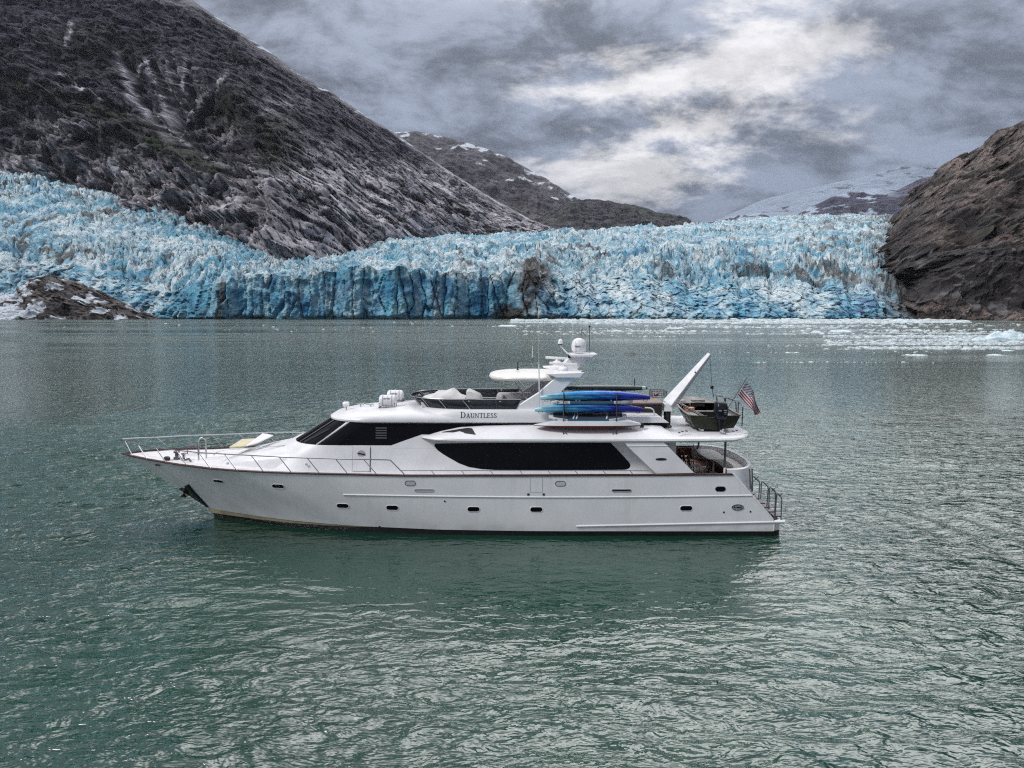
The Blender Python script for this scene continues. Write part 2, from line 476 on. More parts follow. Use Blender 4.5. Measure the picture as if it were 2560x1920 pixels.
def cracks(X, Y, Z, ang, long, wide, seed, w=0.10, warp=1.0):
    """0..1 on a winding net of joints, stretched along a direction that falls to the right by ang"""
    c, s = math.cos(ang), math.sin(ang)
    H = Z + 0.35 * Y
    a = (X * c - H * s) / long; b = (X * s + H * c) / wide
    wv = fbm(X / (wide * 2.5), H / (wide * 2.5), Y / (wide * 4), 3, seed + 3)
    n = vnoise(a + warp * wv, b + warp * 1.5 * wv, Y / (wide * 8), seed) + 0.45 * vnoise(a * 2.1 + warp * wv, b * 2.3, Y / (wide * 5), seed + 1)
    return 1 - sstep(0.0, w, np.abs(n))
def view_of(X, Y, Z):
    r = (Z - CAM_H) / Y
    v = (r * CP + SP) / (CP - r * SP)
    return 1280 + FPX * X * (CP + v * SP) / Y, 960 - FPX * v
GULLIES = [[(288, 134), (313, 179), (328, 239), (368, 278), (398, 318)], [(353, 164), (333, 199), (325, 222)], [(363, 154), (393, 219), (408, 258), (422, 298), (412, 328)],
           [(418, 154), (424, 205), (427, 258)], [(462, 149), (460, 195), (452, 250), (430, 300)], [(562, 184), (530, 220), (497, 253), (437, 318)], [(412, 328), (447, 345), (497, 378), (562, 412), (640, 470), (700, 540)], [(149, 184), (195, 215), (248, 243)], [(175, 60), (168, 110)]]
def relief_left(X, Y, Z, PX, PY, T):
    body = 1 - sstep(0.9, 1.0, T) * 0.8
    nz = fbm(X / 60, Z / 60, Y / 90, 4, 201)
    dy = 0
    for k, g in enumerate(GULLIES):
        dd = seg_dist(PX, PY, g)
        dy = np.maximum(dy, (55 if k in (0, 2, 5, 6) else 28) * np.exp(-(dd / (15 if k == 6 else 11)) ** 2))
    bowl = np.exp(-(np.hypot((PX - 425) / 150, (PY - 240) / 110)) ** 2)
    spur = seg_dist(PX, PY, [(-160, 60), (0, 130), (130, 215), (260, 285), (380, 352), (500, 420), (620, 500), (730, 600)])
    spur2 = seg_dist(PX, PY, [(600, 210), (660, 330), (760, 430), (900, 520), (1000, 590)])
    dy = dy + 70 * bowl - 75 * np.exp(-(spur / 80) ** 2) - 60 * np.exp(-(spur2 / 70) ** 2)
    low = 1 - sstep(0.30, 0.62, T + 0.2 * nz)
    big = fbm(X / 150, Z / 110, Y / 200, 4, 211)
    g1 = grain(X, Y, Z, R(34), 190, 40, 221, 4)
    rough = ridged(X / 32, Z / 26, Y / 50, 4, 241)
    c_, s_ = math.cos(R(33)), math.sin(R(33)); H_ = Z + 0.35 * Y
    fa, fj = facets((X * c_ - H_ * s_) / 85 + 0.5 * nz, (X * s_ + H_ * c_) / 27 + 0.6 * nz, 243, 1.5)
    fb, fk = facets((X * c_ - H_ * s_) / 30 + 0.5 * nz, (X * s_ + H_ * c_) / 11 + 0.6 * nz, 247, 1.5)
    ck1 = cracks(X, Y, Z, R(36), 120, 34, 301, 0.11); ck2 = cracks(X, Y, Z, R(24), 46, 15, 311, 0.14); ck3 = cracks(X, Y, Z, R(75), 60, 24, 321, 0.09)
    ck = np.maximum.reduce([ck1, 0.6 * ck2, 0.6 * ck3, 0.9 * fj])
    dn = (55 * big + 9 * g1 + 20 * fa * (0.5 + low) + 8 * fb * (0.4 + low) - 4 * fj + (6 + 9 * (1 - low)) * rough - (12 * ck1 + 7 * ck2 + 6 * ck3) * (0.35 + 0.65 * low)) * body
    dy = dy * body - 1.0 * dn
    dz = 0.22 * dn - 4 * body
    # colours where things lie: ice-scoured slabs low down, turf in bands, scree in the gullies, old snow on top
    VX, VY = view_of(X, Y + dy, Z + dz)
    jit = 26 * fbm(X / 30, Z / 30, Y / 40, 4, 331); VXj, VYj = VX + jit, VY + 20 * fbm(X / 30, Z / 30, Y / 40, 4, 332)
    def blob(cx, cy, rx, ry): return np.exp(-(((VXj - cx) / rx) ** 2 + ((VYj - cy) / ry) ** 2) ** 1.5)
    bare = np.maximum.reduce([0.55 * blob(150, 330, 125, 60), 0.5 * blob(350, 375, 60, 35), 0.85 * sstep(-30, 40, VYj - (385 + 0.02 * VXj)) , 0.95 * blob(900, 540, 190, 75), 0.9 * blob(1130, 560, 220, 60),
                              0.6 * blob(560, 330, 40, 30), 0.5 * blob(690, 265, 60, 28), 0.55 * blob(760, 400, 150, 60)])
    bare = np.clip(bare * (0.75 + 1.1 * fbm(X / 28, Z / 20, Y / 40, 4, 261)), 0, 1)
    turf = np.minimum(seg_dist(VXj, VYj, [(-100, 195), (0, 214), (150, 240), (273, 282), (348, 312), (447, 378), (540, 418)]), 1.2 * seg_dist(VXj, VYj, [(200, 345), (300, 335), (400, 365), (470, 398)]))
    veg = np.maximum.reduce([np.exp(-(turf / 20) ** 2), 0.9 * blob(570, 262, 75, 55), 0.8 * blob(690, 375, 70, 45), 0.6 * blob(660, 310, 120, 40), 0.5 * blob(240, 120, 130, 60)])
    veg = np.clip(veg * (0.8 + 1.2 * fbm(X / 18, Z / 14, Y / 30, 4, 251)), 0, 1)
    scree = 0
    for k, g in enumerate(GULLIES):
        dd = seg_dist(VX + 0.35 * jit, VY, g)
        scree = np.maximum(scree, (0.95 if k != 6 else 0.6) * np.exp(-(dd / (9 if k in (0, 2, 5) else 6)) ** 2))
    scree = np.maximum.reduce([scree, 0.9 * blob(418, 305, 34, 40), 0.35 * blob(440, 200, 60, 70)])
    scree = np.clip(scree * (0.75 + 1.5 * fbm(X / 9, Z / 9, Y / 14, 3, 271)), 0, 1)
    scree = np.maximum(scree, 0.30 * sstep(0.84, 1.02, T + 0.2 * nz))
    veg = veg * (1 - scree)
    snow = sstep(0.30, 0.40, fbm(X / 30, Z / 12, Y / 60, 3, 281) + 0.55 * sstep(0.88, 1.0, T) - 0.47)
    return dy, dz, dict(bare=bare * (1 - 0.8 * veg), veg=veg, scree=scree, snow=snow, crack=ck * np.clip(0.35 + bare, 0, 1))
rock_left = rock_material('left_mountain_rock', (0.009, 0.008, 0.019), (0.056, 0.050, 0.084), (0.54, 0.51, 0.55), (0.010, 0.016, 0.006), (0, R(30), 0), 1.0, (0.10, 0.085, 0.11))
o = loft_hill('mountain', -260, 1470, 640, 400,
    [(-260, -75), (0, -70), (250, -55), (400, -28), (482, 0), (580, 68), (670, 127), (750, 183), (833, 232), (925, 295), (995, 338), (1040, 372), (1100, 412), (1157, 451), (1215, 487), (1270, 517), (1330, 550), (1400, 580), (1470, 600)],
    [(-260, 2200), (480, 2150), (1000, 2250), (1470, 2300)],
    [(-260, 440), (0, 470), (230, 530), (430, 580), (590, 640), (700, 690), (760, 690), (850, 665), (1000, 640), (1200, 625), (1470, 615)],
    [(-260, 1450), (0, 1400), (430, 1190), (650, 980), (715, 890), (850, 1010), (1000, 1280), (1400, 2000), (1470, 2200)],
    rock_left, relief_left, 0.92)
structure(o, 'dark steep mountain with scree gullies above the left arm of the glacier', 'mountain')

def relief_mid(X, Y, Z, PX, PY, T):
    body = 1 - sstep(0.93, 1.0, T) * 0.8
    dn = (70 * fbm(X / 300, Z / 220, Y / 400, 4, 301) + 22 * grain(X, Y, Z, R(36), 300, 70, 311, 4) + 14 * ridged(X / 45, Z / 40, Y / 70, 4, 321)) * body
    nz = fbm(X / 90, Z / 60, Y / 150, 4, 331)
    bare = np.clip((1 - sstep(0.3, 0.7, T)) * 0.5 + 0.4 * nz, 0, 1)
    snow = sstep(0.20, 0.28, fbm(X / 70, Z / 24, Y / 100, 4, 341) + 0.5 * sstep(0.5, 1.0, T) - 0.45)
    return -0.7 * dn, 0.6 * dn - 15 * body, dict(crack=0.7 * cracks(X, Y, Z, R(38), 160, 40, 351, 0.12), bare=bare, snow=snow, veg=sstep(0.1, 0.4, nz - 0.05) * (1 - sstep(0.2, 0.6, T)), scree=0.10 * sstep(0.6, 0.9, T))
o = loft_hill('mountain', 900, 1600, 280, 130,
    [(900, 345), (980, 333), (1040, 328), (1110, 340), (1160, 352), (1215, 370), (1296, 410), (1365, 447), (1435, 492), (1500, 530), (1600, 580)],
    [(900, 3900), (1600, 3700)], [(900, 650), (1600, 610)], [(900, 2500), (1600, 2900)],
    rock_material('middle_mountain_rock', (0.022, 0.021, 0.032), (0.085, 0.078, 0.10), (0.22, 0.205, 0.21), (0.03, 0.036, 0.025), (0, R(32), 0), 0.6, (0.10, 0.085, 0.11)), relief_mid)
structure(o, 'distant bare mountain with snow patches behind the dark mountain', 'mountain')
def relief_low(X, Y, Z, PX, PY, T):
    body = 1 - sstep(0.9, 1.0, T) * 0.55
    dn = (50 * fbm(X / 200, Z / 150, Y / 300, 4, 401) + 16 * grain(X, Y, Z, R(28), 220, 50, 411, 4) + 16 * ridged(X / 38, Z / 34, Y / 60, 4, 421)) * body
    nz = fbm(X / 70, Z / 50, Y / 120, 4, 431)
    return -0.7 * dn, 0.6 * dn - 12 * body, dict(bare=np.clip((1 - sstep(0.1, 0.6, T)) * 0.45 + 0.4 * nz, 0, 0.7), veg=sstep(0.0, 0.4, nz + 0.1) * 0.6)
o = loft_hill('hill', 1250, 1765, 220, 80,
    [(1250, 560), (1330, 545), (1420, 500), (1470, 495), (1520, 497), (1580, 508), (1645, 524), (1700, 547), (1745, 569), (1765, 585)],
    [(1250, 3300), (1765, 3300)], [(1250, 620), (1765, 595)], [(1250, 2300), (1765, 2900)],
    rock_material('low_hill_rock', (0.012, 0.012, 0.018), (0.055, 0.052, 0.068), (0.15, 0.14, 0.15), (0.02, 0.026, 0.02), (0, R(30), 0), 0.7, (0.07, 0.06, 0.08)), relief_low)
structure(o, 'low dark wooded-looking ridge running down behind the middle of the glacier', 'hill')

def relief_far(X, Y, Z, PX, PY, T):
    body = 1 - sstep(0.93, 1.0, T) * 0.8
    dn = (90 * fbm(X / 500, Z / 300, Y / 600, 4, 501)) * body
    rk = sstep(0.20, 0.30, fbm(X / 160, Z / 50, Y / 300, 4, 511) + 0.35 * sstep(0.96, 1.0, T) * sstep(2240, 2270, PX) - 0.14)
    return -0.5 * dn, 0.4 * dn - 20 * body, dict(snow=1 - rk, scree=0 * T)
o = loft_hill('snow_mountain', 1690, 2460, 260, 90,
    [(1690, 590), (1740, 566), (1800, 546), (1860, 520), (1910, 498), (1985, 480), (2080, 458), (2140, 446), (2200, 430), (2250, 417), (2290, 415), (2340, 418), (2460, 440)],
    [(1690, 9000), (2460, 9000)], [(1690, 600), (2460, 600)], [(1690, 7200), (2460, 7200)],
    rock_material('far_snow_rock', (0.05, 0.05, 0.075), (0.11, 0.105, 0.14), (0.2, 0.2, 0.2), (0.03, 0.03, 0.03), (0, R(-15), 0), 0.25, (0.08, 0.07, 0.1), snow=(0.25, 0.31, 0.40)), relief_far)  # snow tinted grey-blue: distance haze painted into the colour
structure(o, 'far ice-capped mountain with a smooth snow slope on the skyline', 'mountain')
def relief_flank(X, Y, Z, PX, PY, T):
    body = 1 - sstep(0.93, 1.0, T) * 0.7
    dn = (60 * fbm(X / 260, Z / 200, Y / 400, 4, 601) + 26 * ridged(X / 80, Z / 80, Y / 120, 4, 611)) * body
    sn = sstep(0.06, 0.16, fbm(X / 130, Z / 45, Y / 200, 4, 621) + 0.42 * sstep(0.3, 0.9, T) - 0.42) * (1 - sstep(2190, 2260, PX) * 0.9)
    return -0.6 * dn, 0.5 * dn - 15 * body, dict(snow=sn)
o = loft_hill('rocky_mountain', 1720, 2440, 280, 90,
    [(1720, 580), (1745, 563), (1800, 548), (1850, 536), (1900, 532), (1935, 545), (1975, 546), (2030, 515), (2080, 492), (2130, 478), (2200, 472), (2240, 476), (2300, 447), (2330, 440), (2440, 470)],
    [(1720, 6600), (2440, 6600)], [(1720, 600), (2440, 600)], [(1720, 5400), (2440, 5400)],
    rock_material('far_flank_rock', (0.016, 0.016, 0.040), (0.045, 0.043, 0.085), (0.15, 0.15, 0.17), (0.03, 0.03, 0.03), (0, R(-20), 0), 0.3, (0.06, 0.05, 0.085), snow=(0.36, 0.43, 0.53)), relief_flank)  # bluish rock and snow: haze over the distance put into the colours
structure(o, 'dark rocky mountain flank coloured blue for haze, streaked with snow below the far ice cap', 'mountain')

def relief_right(X, Y, Z, PX, PY, T):
    body = 1 - sstep(0.94, 1.0, T) * 0.35
    w = fbm(X / 40, Z / 40, Y / 60, 3, 701)
    low = sstep(590, 625, PY + 22 * w)
    up_ = 1 - 0.8 * low
    c, s = math.cos(R(-36)), math.sin(R(-36))
    a = (X * c - Z * s); b = (X * s + Z * c)
    cr, ck1 = facets(a / 62 + 0.35 * w, b / 22 + 0.5 * w, 731, 1.6)
    hr, ck2 = facets(a / 24 + 0.4 * w, b / 9.5 + 0.4 * w, 735, 1.5)
    er, ck3 = facets(a / 150 + 0.3 * w, b / 60 + 0.3 * w, 737, 1.6)
    g1 = ridged(a / 90 + 0.5 * w, b / 15 + 0.9 * w, Y / 130, 4, 711, 0.55, rot=False)
    big = fbm(X / 75, Z / 55, Y / 90, 4, 741); bigr = ridged(X / 110 - Z / 150, Z / 130, Y / 150, 3, 745)
    dn = (26 * big + 20 * bigr + up_ * (5 * g1 + 46 * er + 30 * cr + 13 * hr - 7 * ck1 - 4 * ck2 - 6 * ck3) + 7 * ridged(X / 13, Z / 11, Y / 20, 5, 751) * (0.25 + 1.0 * low)) * body
    bare = (1 - low) * np.clip(0.42 + 0.8 * cr + 0.9 * fbm(X / 22, Z / 16, Y / 30, 4, 761), 0, 1) + low * 0.06
    toe = sstep(735, 775, PY + 20 * w)
    bare = np.maximum(bare, toe * np.clip(0.35 + fbm(X / 18, Z / 12, Y / 30, 3, 771), 0, 0.75))
    sc = low * sstep(0.25, 0.55, fbm(X / 5, Z / 5, Y / 9, 3, 781)) * 0.15
    dx = (13 * fbm(X / 45, Z / 28, Y / 60, 4, 791) + 12 * cr + 6 * hr + 14 * er) * (1 - sstep(0.0, 0.35, (PX - 2222) / 678) * 0.6)
    return -0.85 * dn - 25 * toe * body, (0.34 * dn) - 5 * body, dict(dx=dx, bare=bare, scree=sc, veg=(1 - low) * sstep(0.2, 0.5, w) * 0.3, crack=np.maximum(np.maximum(ck1, 0.75 * ck2) * (1 - 0.6 * low), np.clip(low * (1 - toe) * (0.75 + 0.6 * fbm(X / 12, Z / 10, Y / 20, 3, 795)), 0, 0.95)))
o = loft_hill('rock_cliff', 2222, 2900, 330, 330,
    [(2222, 600), (2232, 572), (2262, 512), (2290, 480), (2315, 458), (2345, 425), (2372, 398), (2420, 371), (2465, 352), (2490, 325), (2512, 306), (2560, 296), (2640, 230), (2900, 90)],
    [(2222, 1150), (2300, 1120), (2560, 1000), (2900, 900)],
    [(2222, 640), (2245, 800), (2270, 802), (2560, 804), (2900, 806)],
    [(2222, 1050), (2245, 725), (2270, 690), (2400, 650), (2560, 610), (2900, 560)],
    rock_material('right_cliff_rock', (0.008, 0.0065, 0.0075), (0.040, 0.031, 0.029), (0.25, 0.195, 0.175), (0.02, 0.024, 0.012), (0, R(-40), 0), 2.6, (0.045, 0.022, 0.019), 0.45, 0.55), relief_right, 0.85)
structure(o, 'brown layered rock cliff rising from the water on the right', 'cliff')

def relief_outcrop(X, Y, Z, PX, PY, T):
    body = 1 - sstep(0.85, 1.0, T) * 0.5
    w = fbm(X / 25, Z / 25, Y / 30, 3, 801)
    c, s = math.cos(R(28)), math.sin(R(28))
    a = (X * c - Z * s) / 45; b = (X * s + Z * c) / 9
    g1 = ridged(a + 0.4 * w, b + 0.9 * w, Y / 60, 4, 811, 0.55, rot=False)
    dn = (10 * w + 8.0 * g1 + 4.0 * ridged(X / 8, Z / 8, Y / 9, 3, 821) - 4 * cracks(X, Y, Z, R(30), 30, 9, 825, 0.12)) * body
    snow = sstep(0.12, 0.2, fbm(X / 16, Z / 8, Y / 24, 4, 831) + 0.30 * np.exp(-((PX - 90) / 80) ** 2) * sstep(745, 770, PY) + 0.3 * sstep(75, 20, PX) - 0.12 + 0.25 * np.exp(-((PX - 350) / 40) ** 2) * sstep(760, 780, PY))
    return -0.8 * dn, 0.4 * dn - 2, dict(bare=np.clip(0.4 + 0.9 * fbm(X / 16, Z / 12, Y / 20, 3, 841), 0, 1), snow=snow, crack=cracks(X, Y, Z, R(30), 30, 9, 825, 0.14))
o = loft_hill('rock_outcrop', -220, 415, 260, 110,
    [(-220, 690), (0, 735), (45, 728), (75, 690), (110, 680), (150, 690), (190, 700), (250, 722), (300, 748), (350, 770), (395, 789), (415, 800)],
    [(-220, 735), (0, 730), (250, 715), (415, 690)], [(-220, 804), (415, 804)], [(-220, 640), (0, 655), (300, 665), (415, 670)],
    rock_material('outcrop_rock', (0.012, 0.011, 0.012), (0.05, 0.045, 0.045), (0.17, 0.152, 0.147), (0.03, 0.03, 0.02), (0, R(25), 0), 3.0, (0.10, 0.08, 0.07)), relief_outcrop, 0.8)
structure(o, 'ice-smoothed rock outcrop with snow patches below the left ice slope', 'rock')

# ------------------------------------------------------------------ water
BOAT_Y = 35.4
def water_material():
    m, t, p = new_mat('glacial_water')
    co = obj_co(t)
    x, y, z = t.sep(co)
    # wind ripples, longer across than along the view
    r1 = t.noise(t.mapping(co, rot=(0, 0, R(-9)), sc=(0.5, 1.0, 1)), 1.9, 3, 0.5, 0.5)
    r2 = t.noise(t.mapping(co, rot=(0, 0, R(7)), sc=(0.5, 1.0, 1)), 5.0, 2, 0.5, 0.4)
    r3 = t.noise(t.mapping(co, rot=(0, 0, R(-4)), sc=(0.45, 1.0, 1)), 0.30, 4, 0.5, 0.4)
    # slicks and gusts: long calm and ruffled lanes
    lane = t.noise(t.mapping(co, rot=(0, 0, R(3)), sc=(0.10, 1.0, 1)), 0.030, 4, 0.55, 0.8)
    far = t.ramp(y, 60, 260)
    calm = t.math('MULTIPLY', t.ramp(lane, 0.49, 0.57), far)
    h = t.math('ADD', t.math('MULTIPLY', r1, 0.34), t.math('ADD', t.math('MULTIPLY', r2, 0.065), t.math('MULTIPLY', r3, 0.45)))
    ruffle = t.ramp(y, 40, 150, 1.0, 5.5)
    h = t.math('MULTIPLY', h, t.math('MULTIPLY', ruffle, t.math('SUBTRACT', 1.0, t.math('MULTIPLY', calm, 0.90))))
    # smooth lee under the yacht's side
    lx = t.math('MULTIPLY', t.ramp(x, -18, -8), t.ramp(x, 13, 8.5)); ly = t.math('MULTIPLY', t.ramp(y, 17, 26), t.ramp(y, 38, 34))
    h = t.math('MULTIPLY', h, t.math('SUBTRACT', 1.0, t.math('MULTIPLY', t.math('MULTIPLY', lx, ly), 0.80)))
    st = 1.0
    n4 = t.noise(co, 0.05, 3)
    body = t.mix(t.ramp(n4, 0.35, 0.65), (0.006, 0.035, 0.022), (0.009, 0.047, 0.030))
    t.set(p.inputs['Base Color'], body)
    t.set(p.inputs['Roughness'], t.math('MULTIPLY', t.ramp(y, 40, 260, 0.06, 0.24), t.math('SUBTRACT', 1.0, t.math('MULTIPLY', calm, 0.7))))
    p.inputs['IOR'].default_value = 1.92
    p.inputs['Specular IOR Level'].default_value = 0.5
    bump(t, p, h, st, 1.0)
    return m
def graded(a, b, step, lo, hi, grow):
    mid = np.arange(a, b + step * 0.5, step)
    up_, s = [], step
    while (mid[-1] if not up_ else up_[-1]) < hi:
        s *= grow
        up_.append((mid[-1] if not up_ else up_[-1]) + s)
    dn, s = [], step
    while (mid[0] if not dn else dn[-1]) > lo:
        s *= grow
        dn.append((mid[0] if not dn else dn[-1]) - s)
    return np.array(dn[::-1] + list(mid) + up_)
gx = graded(-30, 30, 0.13, -9000, 9000, 1.16)
gy = graded(13, 52, 0.11, -3000, 20000, 1.13)
X, Y = np.meshgrid(gx, gy)
def wave_field(X, Y):
    w = 0.085 * fbm(X / 2.6 + 0.15 * Y, Y / 1.15, 0 * X, 3, 901) + 0.11 * fbm(X / 7.0, Y / 3.2 - 0.02 * X, 0 * X, 2, 911)
    w = w * 1.3
    # the boat has swung: curved wash spreading from its stern
    rr = np.hypot(X - 9.0, (Y - 33.0) * 1.15)
    th = np.arctan2(Y - 33.0, X - 9.0)
    side = sstep(-2.4, -1.5, th) * (1 - sstep(0.1, 0.9, th))
    ph = rr * 2 * math.pi / 1.9 + 1.6 * fbm(X / 4, Y / 4, 0 * X, 2, 921)
    w = w + 0.040 * np.sin(ph) * side * sstep(3.5, 8, rr) * (1 - sstep(22, 42, rr)) * (0.5 + 0.9 * np.clip(fbm(X / 6, Y / 6, 0 * X, 2, 931) + 0.4, 0, 1))
    # the flat lee beside the hull
    lee = sstep(17.5, 26, Y) * sstep(-17, -6, X) * (1 - sstep(8, 14, X))
    w = w * (1 - 0.75 * lee)
    w = w * (1 - 0.9 * sstep(27.5, 30.5, Y) * (1 - sstep(39, 42, Y)) * sstep(-21, -15, X) * (1 - sstep(12, 14, X)))
    fade = (1 - sstep(55, 90, Y)) * sstep(0, 8, Y) * (1 - sstep(34, 60, np.abs(X)))
    return w * fade
water = grid_mesh('water', X, Y, wave_field(X, Y) - 0.09, water_material())
structure(water, 'rippled grey-green glacial water of the bay', 'water')

# ------------------------------------------------------------------ mesh builder (all points in the yacht's own axes: x aft, y away from the camera, z up)
ORIGIN = {}
class MB:
    def __init__(s):
        s.v, s.f = [], []
    def add(s, vs, fs):
        b = len(s.v)
        s.v += [tuple(map(float, p)) for p in vs]
        s.f += [tuple(i + b for i in f) for f in fs]
        return s
    def box(s, c, size, rot=None):
        m = rot.to_matrix() if hasattr(rot, 'to_matrix') else rot
        pts = []
        for i in (-1, 1):
            for j in (-1, 1):
                for k in (-1, 1):
                    p = Vector((i * size[0] / 2, j * size[1] / 2, k * size[2] / 2))
                    if m is not None:
                        p = m @ p
                    pts.append(Vector(c) + p)
        return s.add(pts, [(0, 1, 3, 2), (4, 6, 7, 5), (0, 4, 5, 1), (2, 3, 7, 6), (0, 2, 6, 4), (1, 5, 7, 3)])
    def prism(s, poly, y0, y1):
        """(x, z) outline pushed from y0 to y1; y0 and y1 may be functions of (x, z)"""
        n = len(poly)
        f0 = y0 if callable(y0) else (lambda x, z: y0)
        f1 = y1 if callable(y1) else (lambda x, z: y1)
        vs = [(x, f0(x, z), z) for x, z in poly] + [(x, f1(x, z), z) for x, z in poly]
        fs = [tuple(range(n)), tuple(range(2 * n - 1, n - 1, -1))]
        fs += [(i, i + n, (i + 1) % n + n, (i + 1) % n) for i in range(n)]
        return s.add(vs, fs)
    def loft(s, rings, closed=True, cap0=True, cap1=True):
        n = len(rings[0]); vs = [p for r in rings for p in r]; fs = []
        for k in range(len(rings) - 1):
            for i in range(n if closed else n - 1):
                j = (i + 1) % n
                fs.append((k * n + i, k * n + j, (k + 1) * n + j, (k + 1) * n + i))
        if cap0:
            fs.append(tuple(range(n - 1, -1, -1)))
        if cap1:
            fs.append(tuple((len(rings) - 1) * n + i for i in range(n)))
        return s.add(vs, fs)
    def tube(s, pts, r, n=8, closed=False, r1=None):
        pts = [Vector(p) for p in pts]; rings = []; m = len(pts)
        prev = None
        for i, p in enumerate(pts):
            a = pts[i - 1] if i or closed else p
            b = pts[(i + 1) % m] if i < m - 1 or closed else p
            t = (b - a).normalized()
            if prev is None:
                up = Vector((0, 0, 1)) if abs(t.z) < 0.9 else Vector((0, 1, 0))
                u = t.cross(up).normalized()
            else:
                u = (prev - t * prev.dot(t)).normalized()
            prev = u
            w = t.cross(u)
            rr = r if r1 is None else r + (r1 - r) * i / (m - 1)
            rings.append([p + rr * (math.cos(q) * u + math.sin(q) * w) for q in (2 * math.pi * k / n for k in range(n))])
        if closed:
            rings.append(rings[0])
        return s.loft(rings, True, not closed, not closed)
    def lathe(s, prof, c=(0, 0, 0), n=20, axis='z', rot=None):
        rings = []
        for r, h in prof:
            ring = []
            for k in range(n):
                q = 2 * math.pi * k / n
                a, b = r * math.cos(q), r * math.sin(q)
                p = {'z': (a, b, h), 'x': (h, a, b), 'y': (a, h, b)}[axis]
                p = Vector(p)
                if rot is not None:
                    p = rot @ p
                ring.append(p + Vector(c))
            rings.append(ring)
        return s.loft(rings)
    def grid(s, P):
        ny, nx = len(P), len(P[0])
        return s.add([p for r in P for p in r], [(j * nx + i, j * nx + i + 1, (j + 1) * nx + i + 1, (j + 1) * nx + i) for j in range(ny - 1) for i in range(nx - 1)])
    def build(s, name, mat, parent=None, bevel=0.0, seg=2, angle=35, loc=None, thick=0.0):
        off = ORIGIN.get(parent.name if parent else '', Vector((0, 0, 0)))
        if loc is not None:
            off = Vector(loc) - Vector((0, BOAT_Y, 0))
        me = bpy.data.meshes.new(name)
        me.from_pydata([(x - off[0], y - off[1], z - off[2]) for x, y, z in s.v], [], s.f)
        bm = bmesh.new(); bm.from_mesh(me)
        bmesh.ops.recalc_face_normals(bm, faces=bm.faces)
        bm.to_mesh(me); bm.free()
        me.shade_smooth()
        me.set_sharp_from_angle(angle=R(angle))
        me.materials.append(mat)
        o = bpy.data.objects.new(name, me)
        COL.objects.link(o)
        if parent:
            o.parent = parent
            ORIGIN[o.name] = off
        if loc is not None:
            o.location = loc
            ORIGIN[o.name] = off
        if thick:
            md = o.modifiers.new('solid', 'SOLIDIFY'); md.thickness = thick; md.offset = 0
        if bevel:
            md = o.modifiers.new('bevel', 'BEVEL'); md.width = bevel; md.segments = seg; md.limit_method = 'ANGLE'; md.angle_limit = R(40)
            md.harden_normals = False
        return o
def thing(name, label, cat, loc, group=None):
    o = bpy.data.objects.new(name, None)
    COL.objects.link(o)
    o.empty_display_size = 0.3
    o.location = loc
    o['label'] = label; o['category'] = cat
    if group:
        o['group'] = group
    ORIGIN[o.name] = Vector(loc) - Vector((0, BOAT_Y, 0))
    return o
def at(px, py, yl):
    Y = BOAT_Y + yl
    return (float(xat(px, py, Y)), yl, float(zat(py, Y)))
def axz(px, py, yl):
    p = at(px, py, yl)
    return (p[0], p[2])
def xpx(px, z, yl):
    return float(xz(px, z, BOAT_Y + yl))

# ------------------------------------------------------------------ materials of the boat
def plain(name, col, rough=0.4, metal=0.0, spec=0.5, var=0.06, vscale=3.0, bumpv=0.0, coat=0.0):
    m, t, p = new_mat(name)
    co = obj_co(t)
    n = t.noise(co, vscale, 4, 0.6)
    c = t.mix(t.ramp(n, 0.3, 0.7), t.vmath('SCALE', tuple(col), 1 - var), t.vmath('SCALE', tuple(col), 1 + var * 0.5))
    t.set(p.inputs['Base Color'], c)
    t.set(p.inputs['Roughness'], t.ramp(n, 0.2, 0.8, max(rough - 0.06, 0.02), rough + 0.06))
    p.inputs['Metallic'].default_value = metal
    p.inputs['Specular IOR Level'].default_value = spec
    p.inputs['Coat Weight'].default_value = coat
    if bumpv:
        bump(t, p, t.noise(co, vscale * 8, 4), bumpv, 0.02)
    return m
def hull_paint():
    m, t, p = new_mat('hull_gelcoat')
    co = obj_co(t)
    x, y, z = t.sep(co)
    n = t.noise(co, 0.8, 5, 0.6)
    c = t.mix(t.ramp(n, 0.3, 0.7), (0.76, 0.765, 0.78), (0.82, 0.82, 0.83))
    # run-off streaks and a brownish tide mark low on the sides
    s = t.noise(t.mapping(co, sc=(3.2, 1, 0.12)), 1.0, 4, 0.6)
    c = t.mix(t.math('MULTIPLY', t.ramp(s, 0.54, 0.74), 0.22), c, (0.50, 0.48, 0.44))
    low = t.math('MULTIPLY', t.ramp(z, 0.75, 0.15), t.ramp(t.noise(t.mapping(co, sc=(0.7, 1, 1.2)), 1.4, 4), 0.4, 0.65))
    c = t.mix(t.math('MULTIPLY', low, 0.4), c, (0.50, 0.45, 0.36))
    t.set(p.inputs['Base Color'], c)
    t.set(p.inputs['Roughness'], t.ramp(n, 0.3, 0.7, 0.24, 0.36))
    bump(t, p, t.noise(co, 0.9, 3), 0.25, 0.02)
    return m
GEL = hull_paint()
WHITE = plain('white_gelcoat', (0.78, 0.775, 0.79), 0.32, var=0.07, vscale=0.9)
DECK = plain('nonskid_deck', (0.74, 0.72, 0.735), 0.6, var=0.10, vscale=1.3, bumpv=0.15)
GREY = plain('grey_gelcoat', (0.42, 0.42, 0.44), 0.4)
TEAK = plain('varnished_teak', (0.055, 0.017, 0.012), 0.35, var=0.3, vscale=5, coat=0.1)
SOLE = plain('teak_sole', (0.16, 0.055, 0.035), 0.5, var=0.3, vscale=6)
BOOT = plain('black_boot_paint', (0.012, 0.012, 0.014), 0.45, var=0.3)
CREAM = plain('cream_bottom_paint', (0.42, 0.37, 0.24), 0.5, var=0.25, vscale=1.5)
